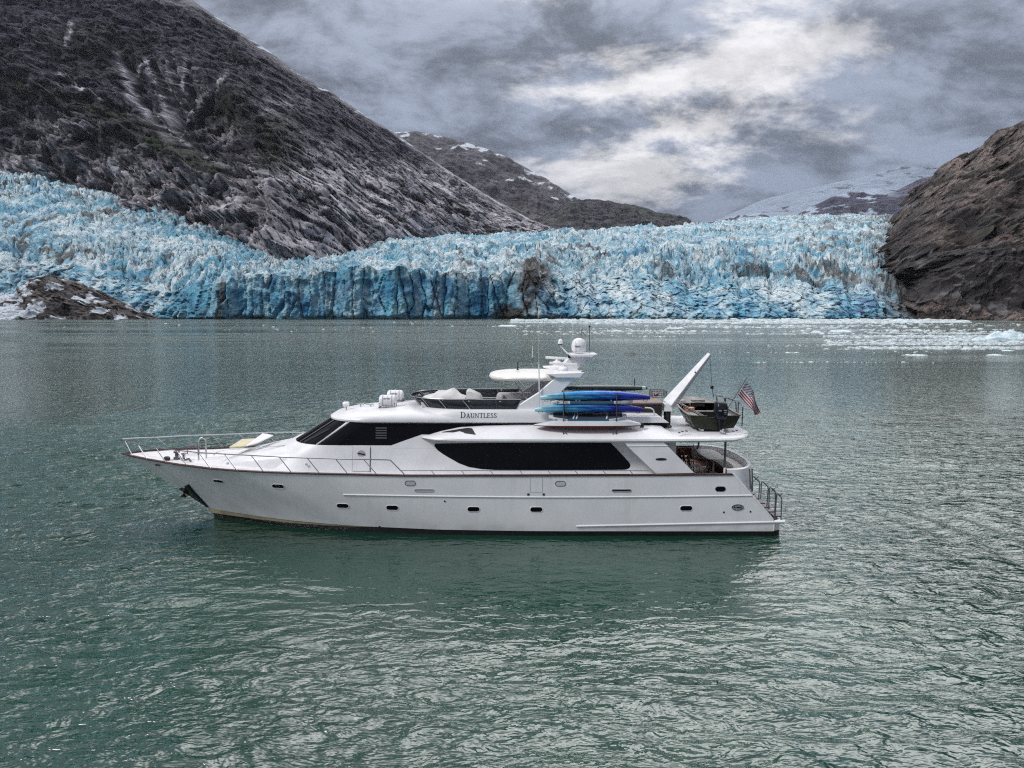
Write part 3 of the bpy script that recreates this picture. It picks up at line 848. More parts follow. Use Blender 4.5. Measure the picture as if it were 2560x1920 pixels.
GLASS = plain('black_glass', (0.004, 0.004, 0.006), 0.05, spec=0.20, var=0.2)
STEEL = plain('stainless_steel', (0.46, 0.46, 0.48), 0.2, metal=1.0)
DARKST = plain('weathered_steel', (0.16, 0.15, 0.16), 0.35, metal=0.7, var=0.2)
BLACK = plain('black_plastic', (0.014, 0.014, 0.016), 0.42, var=0.2)
CANVAS = plain('canvas_cover', (0.56, 0.55, 0.54), 0.85, var=0.12, vscale=2, bumpv=0.3)
VINYL = plain('cream_vinyl', (0.58, 0.52, 0.36), 0.6, var=0.12)
SEAT = plain('grey_seat_vinyl', (0.40, 0.385, 0.39), 0.6, var=0.1)
INK = plain('dark_lettering', (0.012, 0.013, 0.03), 0.4)
def tinted():
    m, t, p = new_mat('tinted_glass')
    p.inputs['Base Color'].default_value = (0.02, 0.025, 0.03, 1)
    p.inputs['Roughness'].default_value = 0.06
    tr = t.n('ShaderNodeBsdfTransparent'); tr.inputs[0].default_value = (0.32, 0.35, 0.37, 1)
    mx = t.n('ShaderNodeMixShader'); mx.inputs[0].default_value = 0.62
    t.t.links.new(tr.outputs[0], mx.inputs[1]); t.t.links.new(p.outputs[0], mx.inputs[2])
    out = [n for n in t.t.nodes if n.type == 'OUTPUT_MATERIAL'][0]
    t.t.links.new(mx.outputs[0], out.inputs[0])
    return m
TINT = tinted()

# ------------------------------------------------------------------ the yacht
Y = thing('motor_yacht', 'long white motor yacht with black windows and stacked kayaks lying in the bay', 'yacht', (0, BOAT_Y, 0))

# hull: every level runs from the raked stem to the sloping stern
SH = [(305.6, 1134, 0.0), (330, 1140.5, 0.73), (365, 1148, 1.30), (440, 1161, 2.0), (524, 1171.5, 2.72), (579, 1176, 3.03), (657, 1180, 3.22), (727, 1182.5, 3.33), (797, 1184.5, 3.40), (1012, 1189, 3.45), (1300, 1189, 3.46), (1640, 1187.5, 3.45), (1832, 1186, 3.40)]
SHX = [at(a, b, -c)[0] for a, b, c in SH]; SHZ = [at(a, b, -c)[2] for a, b, c in SH]; SHB = [c for _, _, c in SH]
XTIP = SHX[0]; XST = at(519, 1269, 0)[0]; ZST = at(519, 1269, 0)[2]
def z_sheer(x): return float(np.interp(x, SHX, SHZ))
def z_chine(x): return float(np.interp(x - XST, [0, 3, 6.5, 12, 18], [ZST, 0.34, 0.27, 0.18, 0.155]))
def hb_sheer(d_): return float(np.interp(d_, [v - XTIP for v in SHX], SHB))
def hb_chine(d_): return float(np.interp(d_, [0, 0.7, 1.6, 3, 5, 8, 12, 16, 40], [0, 0.36, 0.78, 1.36, 2.0, 2.62, 3.0, 3.16, 3.2]))
XS_TOP = SHX[-1]; XS_LOW = at(1936, 1300, -3.25)[0]
def stem_x(u): return XST + (XTIP - XST) * u ** 1.04
def stern_x(u): return XS_LOW + (XS_TOP - XS_LOW) * max(0.0, (u - 0.17) / 0.83)
def hull_pt(s_, u):
    x = stem_x(u) + (stern_x(u) - stem_x(u)) * s_
    d_ = max(x - stem_x(u), 0)
    k = u ** float(np.interp(d_, [0, 6, 14], [1.35, 1.15, 0.8]))
    h = hb_chine(d_) * (1 - k) + hb_sheer(d_) * k
    return (x, h, z_chine(x) + (z_sheer(x) - z_chine(x)) * u)
def hull_y(x, z):
    u = min(max((z - z_chine(x)) / (z_sheer(x) - z_chine(x)), 0), 1)
    d_ = max(x - stem_x(u), 0)
    k = u ** float(np.interp(d_, [0, 6, 14], [1.35, 1.15, 0.8])) if u > 0 else 0
    return hb_chine(d_) * (1 - k) + hb_sheer(d_) * k
def on_hull(px, py):
    y = -3.2
    for _ in range(25):
        p = at(px, py, y)
        y = -hull_y(p[0], p[2])
    p = Vector(at(px, py, y))
    e = 0.08
    tx = Vector((2 * e, -(hull_y(p.x + e, p.z) - hull_y(p.x - e, p.z)), 0)).normalized()
    tz = Vector((0, -(hull_y(p.x, p.z + e) - hull_y(p.x, p.z - e)), 2 * e)).normalized()
    nrm = tx.cross(tz)
    if nrm.y > 0:
        nrm = -nrm
    return p, tx, tz, nrm.normalized()
SS = [((i / 90.0) ** 1.5) for i in range(91)]
UU = [i / 14.0 for i in range(15)]
def side(sgn, pts):
    return [[(x, sgn * y, z) for x, y, z in row] for row in pts]
hm = MB()
topsides = [[hull_pt(s_, u) for s_ in SS] for u in UU]
for sg in (-1, 1):
    hm.grid(side(sg, topsides))
# sloping stern between the two sides
hm.grid([[(hull_pt(1, u)[0], yy * hull_pt(1, u)[1], hull_pt(1, u)[2]) for yy in (-1, -0.5, 0, 0.5, 1)] for u in UU])
hull = hm.build('hull', GEL, Y, angle=50)
# boot stripe: from the chine down to the water, cream at the bow, black further aft; underbody below
def chine_pt(s_, drop, inset):
    x, h, z = hull_pt(s_, 0)
    f = min(1, s_ * 14)
    return (x + (1 - f) * 0 + drop * 0.9 * (1 - min(1, s_ * 6)), max(h - inset * f, 0), z - drop)
fore = [s_ for s_ in SS if s_ <= 0.40]; aft = [s_ for s_ in SS if s_ >= 0.385]
def strip(ss, a, b, ia, ib):
    m = MB()
    for sg in (-1, 1):
        m.grid(side(sg, [[chine_pt(s_, a, ia) for s_ in ss], [chine_pt(s_, b, ib) for s_ in ss]]))
    return m
def stripe_drop(s_): return 0.26 * max(0.0, 1 - s_ / 0.34) ** 0.8 + 0.004
m = MB()
for sg in (-1, 1):
    m.grid(side(sg, [[chine_pt(s_, 0.008, 0.02) for s_ in fore], [chine_pt(s_, stripe_drop(s_), 0.02 + 0.4 * stripe_drop(s_)) for s_ in fore]]))
m.build('bow_stripe', CREAM, Y)
m = MB()
for sg in (-1, 1):
    m.grid(side(sg, [[chine_pt(s_, stripe_drop(s_) if s_ < 0.4 else 0.0, 0.02 + 0.4 * stripe_drop(s_)) for s_ in SS], [chine_pt(s_, stripe_drop(s_) + 0.42, 0.12 + 0.5 * stripe_drop(s_)) for s_ in SS]]))
m.build('boot_stripe', BOOT, Y)
m = MB()
for sg in (-1, 1):
    m.grid(side(sg, [[chine_pt(s_, 0.30, 0.10) for s_ in SS], [(chine_pt(s_, 0.7, 0)[0], 0.0, -0.9) for s_ in SS]]))
m.build('underbody', BOOT, Y)
# teak cap rail along the sheer, both sides, down the stern slope in white
def sheer_line(n=80, out=0.0, dz=0.0):
    return [(hull_pt(s_, 1)[0], hull_pt(s_, 1)[1] + out, hull_pt(s_, 1)[2] + dz) for s_ in [((i / n) ** 1.5) for i in range(n + 1)]]
for sg in (-1, 1):
    rings = []
    for x, y, z in sheer_line():
        o_, i_ = y + 0.035, max(y - 0.13, 0.0)
        rings.append([(x, sg * o_, z - 0.035), (x, sg * (o_ + 0.012), z), (x, sg * o_, z + 0.03), (x, sg * i_, z + 0.03), (x, sg * i_, z - 0.035)])
    MB().loft(rings).build('cap_rail', TEAK, Y)
    e = [hull_pt(1, u) for u in UU]
    MB().tube([(x + 0.01, sg * (y - 0.03), z + 0.03) for x, y, z in e], 0.05, 8).build('stern_edge', WHITE, Y)
# rub strakes
for (a, b, c, e_, r_) in ((858, 1236.5, 1879, 1238.5, 0.045), (1441, 1315.5, 1962, 1304.5, 0.055)):
    for sg in (-1, 1):
        P = []
        for i in range(41):
            q = i / 40
            p, tx, tz, nr = on_hull(a + (c - a) * q, b + (e_ - b) * q + (math.sin(q * math.pi) * 5.5 if r_ < 0.05 else 0))
            P.append((p.x, sg * (-p.y - 0.005), p.z))
        mb_ = MB()
        rr = []
        for x, y, z in P:
            o2 = abs(y)
            rr.append([(x, sg * (o2 - 0.03), z + r_ * 1.15), (x, sg * (o2 + r_ * 0.75), z + r_ * 0.6), (x, sg * (o2 + r_), z), (x, sg * (o2 + r_ * 0.8), z - r_ * 0.5), (x, sg * (o2 - 0.03), z - r_)])
        mb_.loft(rr)
        mb_.build('rub_strake', WHITE, Y, angle=60)
# main deck
dk = []
for s_ in SS:
    x, h, z = hull_pt(s_, 1)
    dk.append([(x, yy * max(h - 0.10, 0.0), z - 0.05) for yy in (-1, -0.6, -0.2, 0.2, 0.6, 1)])
dk = [r for r in dk if r[0][0] < 7.6]
MB().grid(dk).build('main_deck', DECK, Y)

# portholes and hull fittings
def pill(w, h, n=8):
    r = h / 2
    return [(w / 2 - r + r * math.cos(a), r * math.sin(a)) for a in (-math.pi / 2 + math.pi * i / n for i in range(n + 1))] + \
           [(-w / 2 + r + r * math.cos(a), r * math.sin(a)) for a in (math.pi / 2 + math.pi * i / n for i in range(n + 1))]
def frame_ring(mb, p, tx, tz, nr, outer, inner, d0, d1):
    n = len(outer)
    def P(q, d_):
        return p + tx * q[0] + tz * q[1] + nr * d_
    mb.loft([[P(q, d0) for q in outer], [P(q, d1) for q in outer], [P(q, d1) for q in inner], [P(q, d0) for q in inner]], True, False, False)
def plate(mb, p, tx, tz, nr, outline, d0, d1):
    mb.loft([[p + tx * q[0] + tz * q[1] + nr * d0 for q in outline], [p + tx * q[0] + tz * q[1] + nr * d1 for q in outline]])
PALE = plain('pale_port_lens', (0.55, 0.55, 0.57), 0.25)
for k, (px, py, w, h, mt, fm) in enumerate([(546, 1203, 0.58, 0.20, GLASS, GEL), (695, 1215.5, 0.58, 0.22, GLASS, GEL), (856.7, 1264.5, 0.56, 0.235, GLASS, GEL), (980.7, 1269.3, 0.56, 0.235, GLASS, GEL),
        (1183.8, 1273, 0.56, 0.235, GLASS, GEL), (1340.7, 1273.8, 0.56, 0.235, GLASS, GEL), (1715.5, 1270.7, 0.56, 0.235, GLASS, GEL), (1801, 1222.4, 0.44, 0.20, GLASS, DARKST),
        (1025.6, 1208, 0.46, 0.21, PALE, DARKST), (1401, 1209, 0.45, 0.21, PALE, DARKST)]):
    for sg in (-1, 1):
        p, tx, tz, nr = on_hull(px, py)
        if sg > 0:
            p = Vector((p.x, -p.y, p.z)); tx = Vector((tx.x, -tx.y, tx.z)); tz = Vector((tz.x, -tz.y, tz.z)); nr = Vector((nr.x, -nr.y, nr.z))
        f = MB(); frame_ring(f, p, tx, tz, nr, pill(w + 0.045, h + 0.045), pill(w, h), -0.02, 0.014)
        fo = f.build('porthole', fm, Y)
        g = MB(); plate(g, p, tx, tz, nr, pill(w + 0.01, h + 0.01), -0.01, 0.006); g.build('pane', mt, fo)
for px, py, w in ((1060.5, 1226, 0.84), (1553.7, 1226, 0.86)):
    p, tx, tz, nr = on_hull(px, py)
    f = MB(); frame_ring(f, p, tx, tz, nr, pill(w + 0.05, 0.14), pill(w, 0.09), -0.02, 0.02); fo = f.build('vent_slot', GREY, Y)
    g = MB(); plate(g, p, tx, tz, nr, pill(w, 0.09), -0.01, 0.008); g.build('slot_opening', BLACK if px > 1300 else GREY, fo)
p, tx, tz, nr = on_hull(394.7, 1162)
f = MB(); frame_ring(f, p, tx, tz, nr, pill(0.36, 0.15), pill(0.28, 0.085), -0.02, 0.025); fo = f.build('fairlead', STEEL, Y)
g = MB(); plate(g, p, tx, tz, nr, pill(0.28, 0.085), -0.01, 0.008); g.build('fairlead_opening', BLACK, fo)
# oval shore-power fitting near the stern
p, tx, tz, nr = on_hull(1844, 1268)
ell = lambda a, b: [(a * math.cos(q), b * math.sin(q)) for q in (2 * math.pi * i / 24 for i in range(24))]
f = MB(); frame_ring(f, p, tx, tz, nr, ell(0.28, 0.15), ell(0.23, 0.11), -0.02, 0.025); fo = f.build('shore_power_inlet', STEEL, Y)
g = MB(); plate(g, p, tx, tz, nr, ell(0.23, 0.11), -0.01, 0.006); g.build('inlet_plate', GREY, fo)
g = MB()
for a in (-0.14, -0.03, 0.05, 0.14):
    plate(g, p + tx * a + tz * 0.0, tx, tz, nr, ell(0.036, 0.042), 0.0, 0.03)
g.build('inlet_sockets', BLACK, fo)
for px, py in ((1809.5, 1280.5), (1876, 1279), (1320.8, 1236), (1359, 1236), (1112, 1253), (949, 1316.5)):
    p, tx, tz, nr = on_hull(px, py)
    g = MB(); plate(g, p, tx, tz, nr, ell(0.042, 0.042) if py > 1240 else [(-.05, -.05), (.05, -.05), (.05, .05), (-.05, .05)], -0.01, 0.015); g.build('through_hull', BLACK, Y)
# boarding gate outline: four thin seams
for (a, b), (c, e_) in (((1325, 1194), (1325, 1230)), ((1355.5, 1194), (1355.5, 1230)), ((1325, 1230), (1355.5, 1230))):
    p, tx, tz, nr = on_hull(a, b); q, *_ = on_hull(c, e_)
    MB().tube([p + nr * 0.002, q + nr * 0.002], 0.009, 6).build('gate_seam', GREY, Y)
# stem anchor plate, folding round both bows
prof = [(450, 1207.5), (472, 1211), (483, 1227), (521, 1268), (514, 1268), (477, 1243)]
for sg in (-1, 1):
    g = MB()
    row0, row1 = [], []
    for i in range(13):
        q = i / 12
        sx, sy = np.interp(q, [0, 1], [452, 517]), np.interp(q, [0, 1], [1222, 1268])
        ox, oy = np.interp(q, [0, 0.2, 1], [472, 484, 522]), np.interp(q, [0, 0.2, 1], [1210, 1226, 1267])
        c_ = at(sx, sy, 0)
        c_ = (stem_x(min(max((c_[2] - ZST) / (SHZ[0] - ZST), 0), 1)) - 0.03, 0.0, c_[2])
        p, tx, tz, nr = on_hull(ox, oy)
        row0.append(c_); row1.append((p.x - 0.0, sg * abs(p.y) + sg * 0.025, p.z))
    g.grid([row0, row1]).build('anchor_plate', BLACK, Y, thick=0.02)
an = MB()
a0 = Vector(at(470, 1232, 0)); a0.x = stem_x((a0.z - ZST) / (SHZ[0] - ZST)) - 0.08
an.tube([a0 + Vector((0.25, 0, 0.28)), a0 + Vector((-0.02, 0, -0.02))], 0.05, 8)
an.prism([(a0.x - 0.10, a0.z - 0.12), (a0.x + 0.04, a0.z - 0.02), (a0.x + 0.20, a0.z - 0.20), (a0.x + 0.05, a0.z - 0.16)], -0.26, 0.26)
an.build('anchor', BLACK, Y, bevel=0.01)

# ------------------------------------------------------------------ trunk cabin, house, windows
def plan(xn, xa, hw, L, z, n=18, e=2.4):
    """outline from the aft near corner round the nose to the aft far corner, closed across the stern"""
    pts = [(xa, -hw, z)]
    for i in range(n + 1):
        q = math.pi / 2 * i / n
        pts.append((xn + L * (1 - math.cos(math.pi / 2 - q) ** (2 / e)) if False else xn + L * (1 - abs(math.sin(q)) ** (2 / e)) if False else xn + L - L * (math.sin(q) ** (2 / e)), -hw * (math.cos(q) ** (2 / e)), z))
    far = [(x, -y, zz) for x, y, zz in pts[:-1]][::-1]
    return pts + far
m = MB(); rings = []
def trunk_ring(x, hw, h, zb):
    out = []
    for i in range(21):
        q = math.pi * i / 20
        out.append((x, -hw * math.copysign(abs(math.cos(q)) ** 0.45, math.cos(q)), zb + h * abs(math.sin(q)) ** 0.55))
    return out
for px, hw, h in ((536, 0.9, 0.02), (548, 1.15, 0.16), (570, 1.45, 0.36), (610, 1.8, 0.60), (650, 2.02, 0.78), (700, 2.2, 0.98), (745, 2.32, 1.12), (790, 2.42, 1.2), (840, 2.45, 1.22)):
    x = xpx(px, 3.4, -1.0)
    rings.append(trunk_ring(x, hw, h, 2.80))
m.loft(rings).build('trunk_cabin', WHITE, Y, angle=60)
XA = 7.7
m = MB()
m.loft([plan(-12.6, XA, 2.72, 3.4, 2.72), plan(-11.9, XA, 2.618, 3.2, 3.4), plan(-11.2, XA, 2.543, 2.9, 3.9), plan(-10.85, XA, 2.516, 2.7, 4.08)])
m.build('house', WHITE, Y, angle=55)
def house_y(z): return 2.72 - 0.15 * (z - 2.72)
up_poly = [axz(979, 1113.5, -2.52), axz(1015, 1100.5, -2.5), axz(1054, 1087, -2.48)] + [(XA, 4.40), (XA, 3.95), (axz(979, 1113.5, -2.52)[0], 3.95)]
MB().prism(up_poly, (lambda x, z: -house_y(z) - 0.003), (lambda x, z: house_y(z) + 0.003)).build('salon_upper', WHITE, Y)
# wheelhouse glass, leaning in, running aft as a dark band under the flybridge
m = MB()
XB = xpx(1664, 5.2, -2.35)
m.loft([plan(-10.72, XB, 2.485, 2.55, 4.08), plan(-8.95, XB, 2.33, 2.2, 5.16)], True, True, True)
m.build('wheelhouse_glass', GLASS, Y, angle=25)
def on_glass(t_, q):
    """point on the wheelhouse glass: t_ 0 sill .. 1 head, q 0 near corner .. 1 nose"""
    xn = -10.72 + 1.77 * t_; hw = 2.485 - 0.155 * t_; L = 2.55 - 0.35 * t_; a = math.pi / 2 * q
    return Vector((xn + L - L * (math.sin(a) ** (2 / 2.4)), -hw * math.cos(a) ** (2 / 2.4), 4.08 + 1.08 * t_))
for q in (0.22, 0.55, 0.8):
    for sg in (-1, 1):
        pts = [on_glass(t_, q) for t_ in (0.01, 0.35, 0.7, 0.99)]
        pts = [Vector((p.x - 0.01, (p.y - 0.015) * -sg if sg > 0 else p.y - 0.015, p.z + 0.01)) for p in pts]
        MB().tube(pts, 0.045 if q < 0.3 else 0.03, 6).build('windshield_bar_or_reflection', GREY if q < 0.3 else BLACK, Y)  # grey corner bars paint the sky's reflection in the corner panes; black ones are mullions
# wipers
for q in (0.38, 0.68):
    for sg in (-1, 1):
        p0, p1 = on_glass(0.03, q + 0.06), on_glass(0.62, q - 0.03)
        p0 = Vector((p0.x - 0.03, p0.y * -sg if sg > 0 else p0.y, p0.z + 0.05)); p1 = Vector((p1.x - 0.03, p1.y * -sg if sg > 0 else p1.y, p1.z + 0.05))
        MB().tube([p0, p1], 0.014, 6).build('wiper', BLACK, Y)
# pale sill line under the glass
MB().tube([on_glass(0.0, q) + Vector((-0.01, -0.012, -0.015)) for q in [i / 16 for i in range(17)]], 0.022, 6).build('window_sill', WHITE, Y)
# fixed panes of the wheelhouse side: a thin upright bar and the interior seen through the glass
BLIND = plain('pale_blind', (0.10, 0.105, 0.12), 0.6)
for i in range(5):
    c_ = at(953, 1070 + i * 6.2, -2.49 + 0.012 * i)
    MB().box((c_[0], -2.445 + 0.012 * (-2 + i) - 0.02, c_[2]), (0.52, 0.006, 0.055)).build('blind_slat', BLIND, Y)

# salon windows, both sides
WIN = [(1088, 1110), (1085, 1116), (1093.5, 1126), (1108, 1136), (1122, 1144), (1147, 1157.5), (1171.6, 1166.5), (1203, 1171.7), (1240, 1174), (1300, 1174.3), (1400, 1174.3), (1500, 1174), (1558, 1173.5), (1568, 1172), (1574.5, 1167), (1575.5, 1161), (1572, 1155), (1548, 1129), (1523, 1104)]
for sg in (-1, 1):
    poly = [axz(a, b, -2.62) for a, b in WIN]
    w_ = MB(); w_.prism(poly, (lambda x, z: sg * (house_y(z) + 0.012)), (lambda x, z: sg * (house_y(z) - 0.05)))
    wo_ = w_.build('salon_window', GLASS, Y)
    for pxs, pya, pyb in ((1215, 1112, 1171), (1330, 1112, 1173), (1445, 1112, 1173)):
        qa, qb = axz(pxs, pya, -2.55), axz(pxs, pyb, -2.66)
        MB().tube([(qa[0], sg * (house_y(qa[1]) + 0.013), qa[1]), (qb[0], sg * (house_y(qb[1]) + 0.013), qb[1])], 0.008, 6).build('window_joint', BLACK, wo_)
# side door forward, with its handle plate, hinge line and lines
for sg in (-1, 1):
    d0 = [axz(a, b, -2.66) for a, b in ((881, 1116), (924.5, 1115.5), (924.5, 1177), (881, 1177))]
    dm = MB(); dm.prism(d0, (lambda x, z: sg * (house_y(z) + 0.022)), (lambda x, z: sg * (house_y(z) - 0.02)))
    do = dm.build('side_door', WHITE, Y, bevel=0.008)
    for (sa, sb_) in (((881, 1116), (881, 1177)), ((881, 1177), (924.5, 1177))):
        qa, qb = axz(*sa, -2.66), axz(*sb_, -2.66)
        MB().tube([(qa[0], sg * (house_y(qa[1]) + 0.016), qa[1]), (qb[0], sg * (house_y(qb[1]) + 0.016), qb[1])], 0.012, 6).build('door_seam', GREY, do)
    hx, hz = axz(902.5, 1135, -2.66)
    hm_ = MB(); hm_.lathe([(0.0, -0.012), (0.17, -0.012), (0.17, 0.012), (0.0, 0.012)], (hx, sg * (house_y(hz) + 0.03), hz), 24, 'y')
    ho = hm_.build('handle_plate', GREY, do)
    hb = MB(); hb.box((hx, sg * (house_y(hz) + 0.05), hz), (0.36, 0.03, 0.05), Matrix.Rotation(R(12), 3, 'Y')); hb.build('handle', BLACK, do)
    hx2, _ = axz(924.5, 1150, -2.66)
    MB().tube([(hx2 + 0.012, sg * (house_y(4.0) + 0.015), 3.98), (hx2 + 0.012, sg * (house_y(2.9) + 0.015), 2.86)], 0.016, 6).build('hinge_line', BLACK, do)
# small square deck lights on the house side
for px, py in ((569, 1158.5), (766, 1161)):
    y_ = -2.0 if px < 600 else -2.70
    c_ = at(px, py, y_)
    MB().box(c_, (0.10, 0.05, 0.10)).build('deck_light', GREY, Y, bevel=0.01)

# ------------------------------------------------------------------ wheelhouse brow, flybridge coaming
m = MB()
XR = xpx(1398, 5.4, -2.4)
m.loft([plan(-8.72, XR, 2.36, 2.3, 5.12), plan(-8.98, XR, 2.46, 2.5, 5.18), plan(-8.98, XR, 2.48, 2.5, 5.26), plan(-8.75, XR, 2.45, 2.6, 5.40), plan(-8.3, XR, 2.36, 2.9, 5.50), plan(-7.6, XR, 2.15, 3.2, 5.60), plan(-6.4, XR, 1.75, 3.0, 5.70), plan(-5.2, XR, 1.2, 2.4, 5.76)])
m.build('wheelhouse_roof', WHITE, Y, angle=40)
# coaming of the flybridge: a hollow tub with a rounded front
XF = xpx(1402, 5.5, -2.35)
def tub(xn, hw, L, z):
    return plan(xn, XF, hw, L, z, 18, 2.2)
m = MB()
m.loft([tub(-6.6, 2.50, 4.6, 5.19), tub(-6.0, 2.495, 4.2, 5.45), tub(-5.2, 2.46, 3.4, 5.66), tub(-4.75, 2.40, 2.9, 5.74), tub(-4.70, 2.27, 2.85, 5.765), tub(-4.6, 2.18, 2.8, 5.75), tub(-4.6, 2.16, 2.8, 5.35)], True, False, True)
m.build('flybridge_coaming', WHITE, Y, angle=40)
MB().prism([(XF - 0.05, 5.19), (XF + 0.02, 5.19), (XF + 0.02, 5.70), (XF - 0.05, 5.70)], -2.33, 2.33).build('coaming_end', WHITE, Y)
# low plinth carrying on aft of the arch, and a dark sheet painting the shade inside the flybridge well
pe = xpx(1667, 5.2, -2.42)
MB().prism([(XF - 0.02, 5.14), (pe + 0.12, 5.14), (pe - 0.30, 5.44), (XF - 0.02, 5.46)], -2.44, 2.44).build('aft_plinth', WHITE, Y, bevel=0.03)
WELL_SHADE = plain('well_shade_colour', (0.025, 0.027, 0.032), 0.6)
MB().loft([plan(-4.5, XF - 0.08, 2.14, 2.7, 5.37, 18, 2.2), plan(-4.5, XF - 0.08, 2.14, 2.7, 5.742, 18, 2.2)], True, True, False).build('well_shade_sheet', WELL_SHADE, Y, angle=50)
# venturi windscreen round the flybridge: tinted panels, posts and a bright top rail
def scr(t_, q, sg=-1, xa=None):
    xn = -4.66 - 0.40 * t_; hw = 2.25 - 0.04 * t_; L = 2.7; a = math.pi / 2 * q
    return Vector((xn + L - L * (math.sin(a) ** (2 / 2.2)), sg * hw * math.cos(a) ** (2 / 2.2), 5.76 + 0.47 * t_))
XSC = xpx(1290, 6.0, -2.25)
def screen_row(t_):
    near = [Vector((x, -(2.25 - 0.04 * t_), 5.76 + 0.47 * t_)) for x in np.linspace(XSC + (0.25 if t_ > 0.5 else 0), scr(t_, 0).x, 8)]
    cur = [scr(t_, i / 20) for i in range(1, 21)]
    nr = near + cur
    far = [Vector((p.x, -p.y, p.z)) for p in nr[:-1]][::-1]
    return nr + far
row0, row1 = screen_row(0.0), screen_row(1.0)
cuts = [0, 4, 8, 13, 18, 28, 35, 40, 46, 51, len(row0) - 1]
nrow = len(row0)
cuts = [0, 3, 7, 12, 17, 21, nrow - 1 - 21, nrow - 1 - 17, nrow - 1 - 12, nrow - 1 - 7, nrow - 1 - 3, nrow - 1]
cuts = sorted(set(cuts))
for a, b in zip(cuts[:-1], cuts[1:]):
    MB().grid([row0[a:b + 1], row1[a:b + 1]]).build('windscreen_panel', TINT, Y, thick=0.012, angle=60)
MB().tube(row1, 0.022, 6).build('windscreen_rail', STEEL, Y)
for c_ in cuts[1:-1]:
    MB().tube([row0[c_], row1[c_]], 0.018, 6).build('windscreen_post', STEEL, Y)
# helm and seat under canvas, settee
def cover(prof, y0, y1, name, mat, taper=0.75):
    m_ = MB(); n_ = len(prof)
    cx = sum(p[0] for p in prof) / n_; 
    rings_ = []
    for k, (f, yy) in enumerate(((0.55, y0), (0.92, y0 + 0.12 * (y1 - y0)), (1.0, y0 + 0.5 * (y1 - y0)), (0.92, y1 - 0.12 * (y1 - y0)), (0.55, y1))):
        zb = min(p[1] for p in prof)
        rings_.append([(cx + (x - cx) * (0.85 + 0.15 * f), yy, zb + (z - zb) * f) for x, z in prof])
    m_.loft(rings_)
    return m_.build(name, mat, Y, angle=50)
cover([axz(a, b, -0.4) for a, b in ((1058, 1010), (1056, 993), (1083, 986), (1091, 979), (1113, 978), (1130, 971.5), (1140, 979), (1150, 989), (1164, 994), (1168, 1010))], -1.5, 0.9, 'helm_cover', CANVAS)
cover([axz(a, b, -0.2) for a, b in ((1168, 1020), (1167, 975), (1172, 971), (1182, 974), (1200, 983), (1206, 995), (1207, 1020))], -0.9, 0.5, 'seat_cover', CANVAS)
sx0, sx1 = xpx(1243, 6.0, 0.4), xpx(1330, 6.0, 0.4)
MB().box(((sx0 + sx1) / 2, 0.3, 5.55), (sx1 - sx0, 2.2, 0.4)).build('settee', SEAT, Y, bevel=0.08, seg=3)
MB().box(((sx0 + sx1) / 2 - 0.75, 0.3, 5.88), (0.35, 2.2, 0.42)).build('settee_back', SEAT, Y, bevel=0.1, seg=3)
MB().box(((sx0 + sx1) / 2, 1.45, 5.92), (sx1 - sx0, 0.3, 0.4)).build('settee_side', SEAT, Y, bevel=0.1, seg=3)

# ------------------------------------------------------------------ boat deck with its side wings
m = MB(); rings = []
ST = [(1054, 2.50, 4.46, 4.47, 4.475), (1066, 2.78, 4.41, 4.53, 4.60), (1080, 2.98, 4.38, 4.56, 4.70), (1100, 3.14, 4.365, 4.58, 4.80), (1147, 3.32, 4.36, 4.60, 4.95), (1208, 3.40, 4.36, 4.60, 5.02), (1300, 3.42, 4.36, 4.60, 5.06),
      (1500, 3.43, 4.365, 4.60, 5.06), (1640, 3.43, 4.37, 4.60, 5.04), (1664, 3.43, 4.37, 4.60, 5.0), (1690, 3.43, 4.375, 4.605, 4.68), (1760, 3.42, 4.38, 4.61, 4.66), (1836, 3.38, 4.40, 4.62, 4.66), (1852, 3.2, 4.44, 4.62, 4.655), (1862, 2.95, 4.48, 4.61, 4.65), (1868, 2.6, 4.52, 4.60, 4.64), (1872, 2.1, 4.55, 4.59, 4.63)]
for px, hw, zb, ze, zi in ST:
    x = xpx(px, 4.5, -hw)
    inn = min(2.3, hw - 0.02)
    half = [(0.0, zb + 0.02), (hw * 0.6, zb), (hw - 0.16, zb), (hw - 0.03, zb + 0.05), (hw, zb + (ze - zb) * 0.45), (hw - 0.02, ze - 0.05), (hw - 0.10, ze), (hw - 0.35, ze + (zi - ze) * 0.34), (hw - 0.75, ze + (zi - ze) * 0.78), (inn, zi), (0.0, zi + 0.02)]
    ring = [(x, -y, z) for y, z in half] + [(x, y, z) for y, z in half[1:-1][::-1]]
    rings.append(ring)
m.loft(rings).build('boat_deck', WHITE, Y, angle=42)
# intake openings on the wing tips
for sg in (-1, 1):
    tri = [(1105.7, 1081.5), (1140, 1075.5), (1170, 1071.2), (1180, 1072.5), (1188.7, 1087)]
    def wing_y(px, py):
        # meet the sloping wing top
        y_ = -3.0
        for _ in range(20):
            x_, _, z_ = at(px, py, y_)
            xs_ = [xpx(s_[0], 4.5, -s_[1]) for s_ in ST]
            hw = np.interp(x_, xs_, [s_[1] for s_ in ST]); ze = np.interp(x_, xs_, [s_[3] for s_ in ST]); zi = np.interp(x_, xs_, [s_[4] for s_ in ST])
            q = np.interp(z_, [ze, ze + (zi - ze) * 0.34, ze + (zi - ze) * 0.78, zi], [-(hw - 0.10), -(hw - 0.35), -(hw - 0.75), -min(2.3, hw)])
            y_ = 0.5 * y_ + 0.5 * q
        return at(px, py, float(y_))
    pts = [Vector(wing_y(a, b)) for a, b in tri]
    up_ = Vector((0, -0.5, 0.87))
    g = MB().loft([[p + up_ * 0.045 for p in pts], [p - up_ * 0.06 for p in pts]])
    if sg > 0:
        g.v = [(x, -y, z) for x, y, z in g.v]
    g.build('air_intake', BLACK, Y)
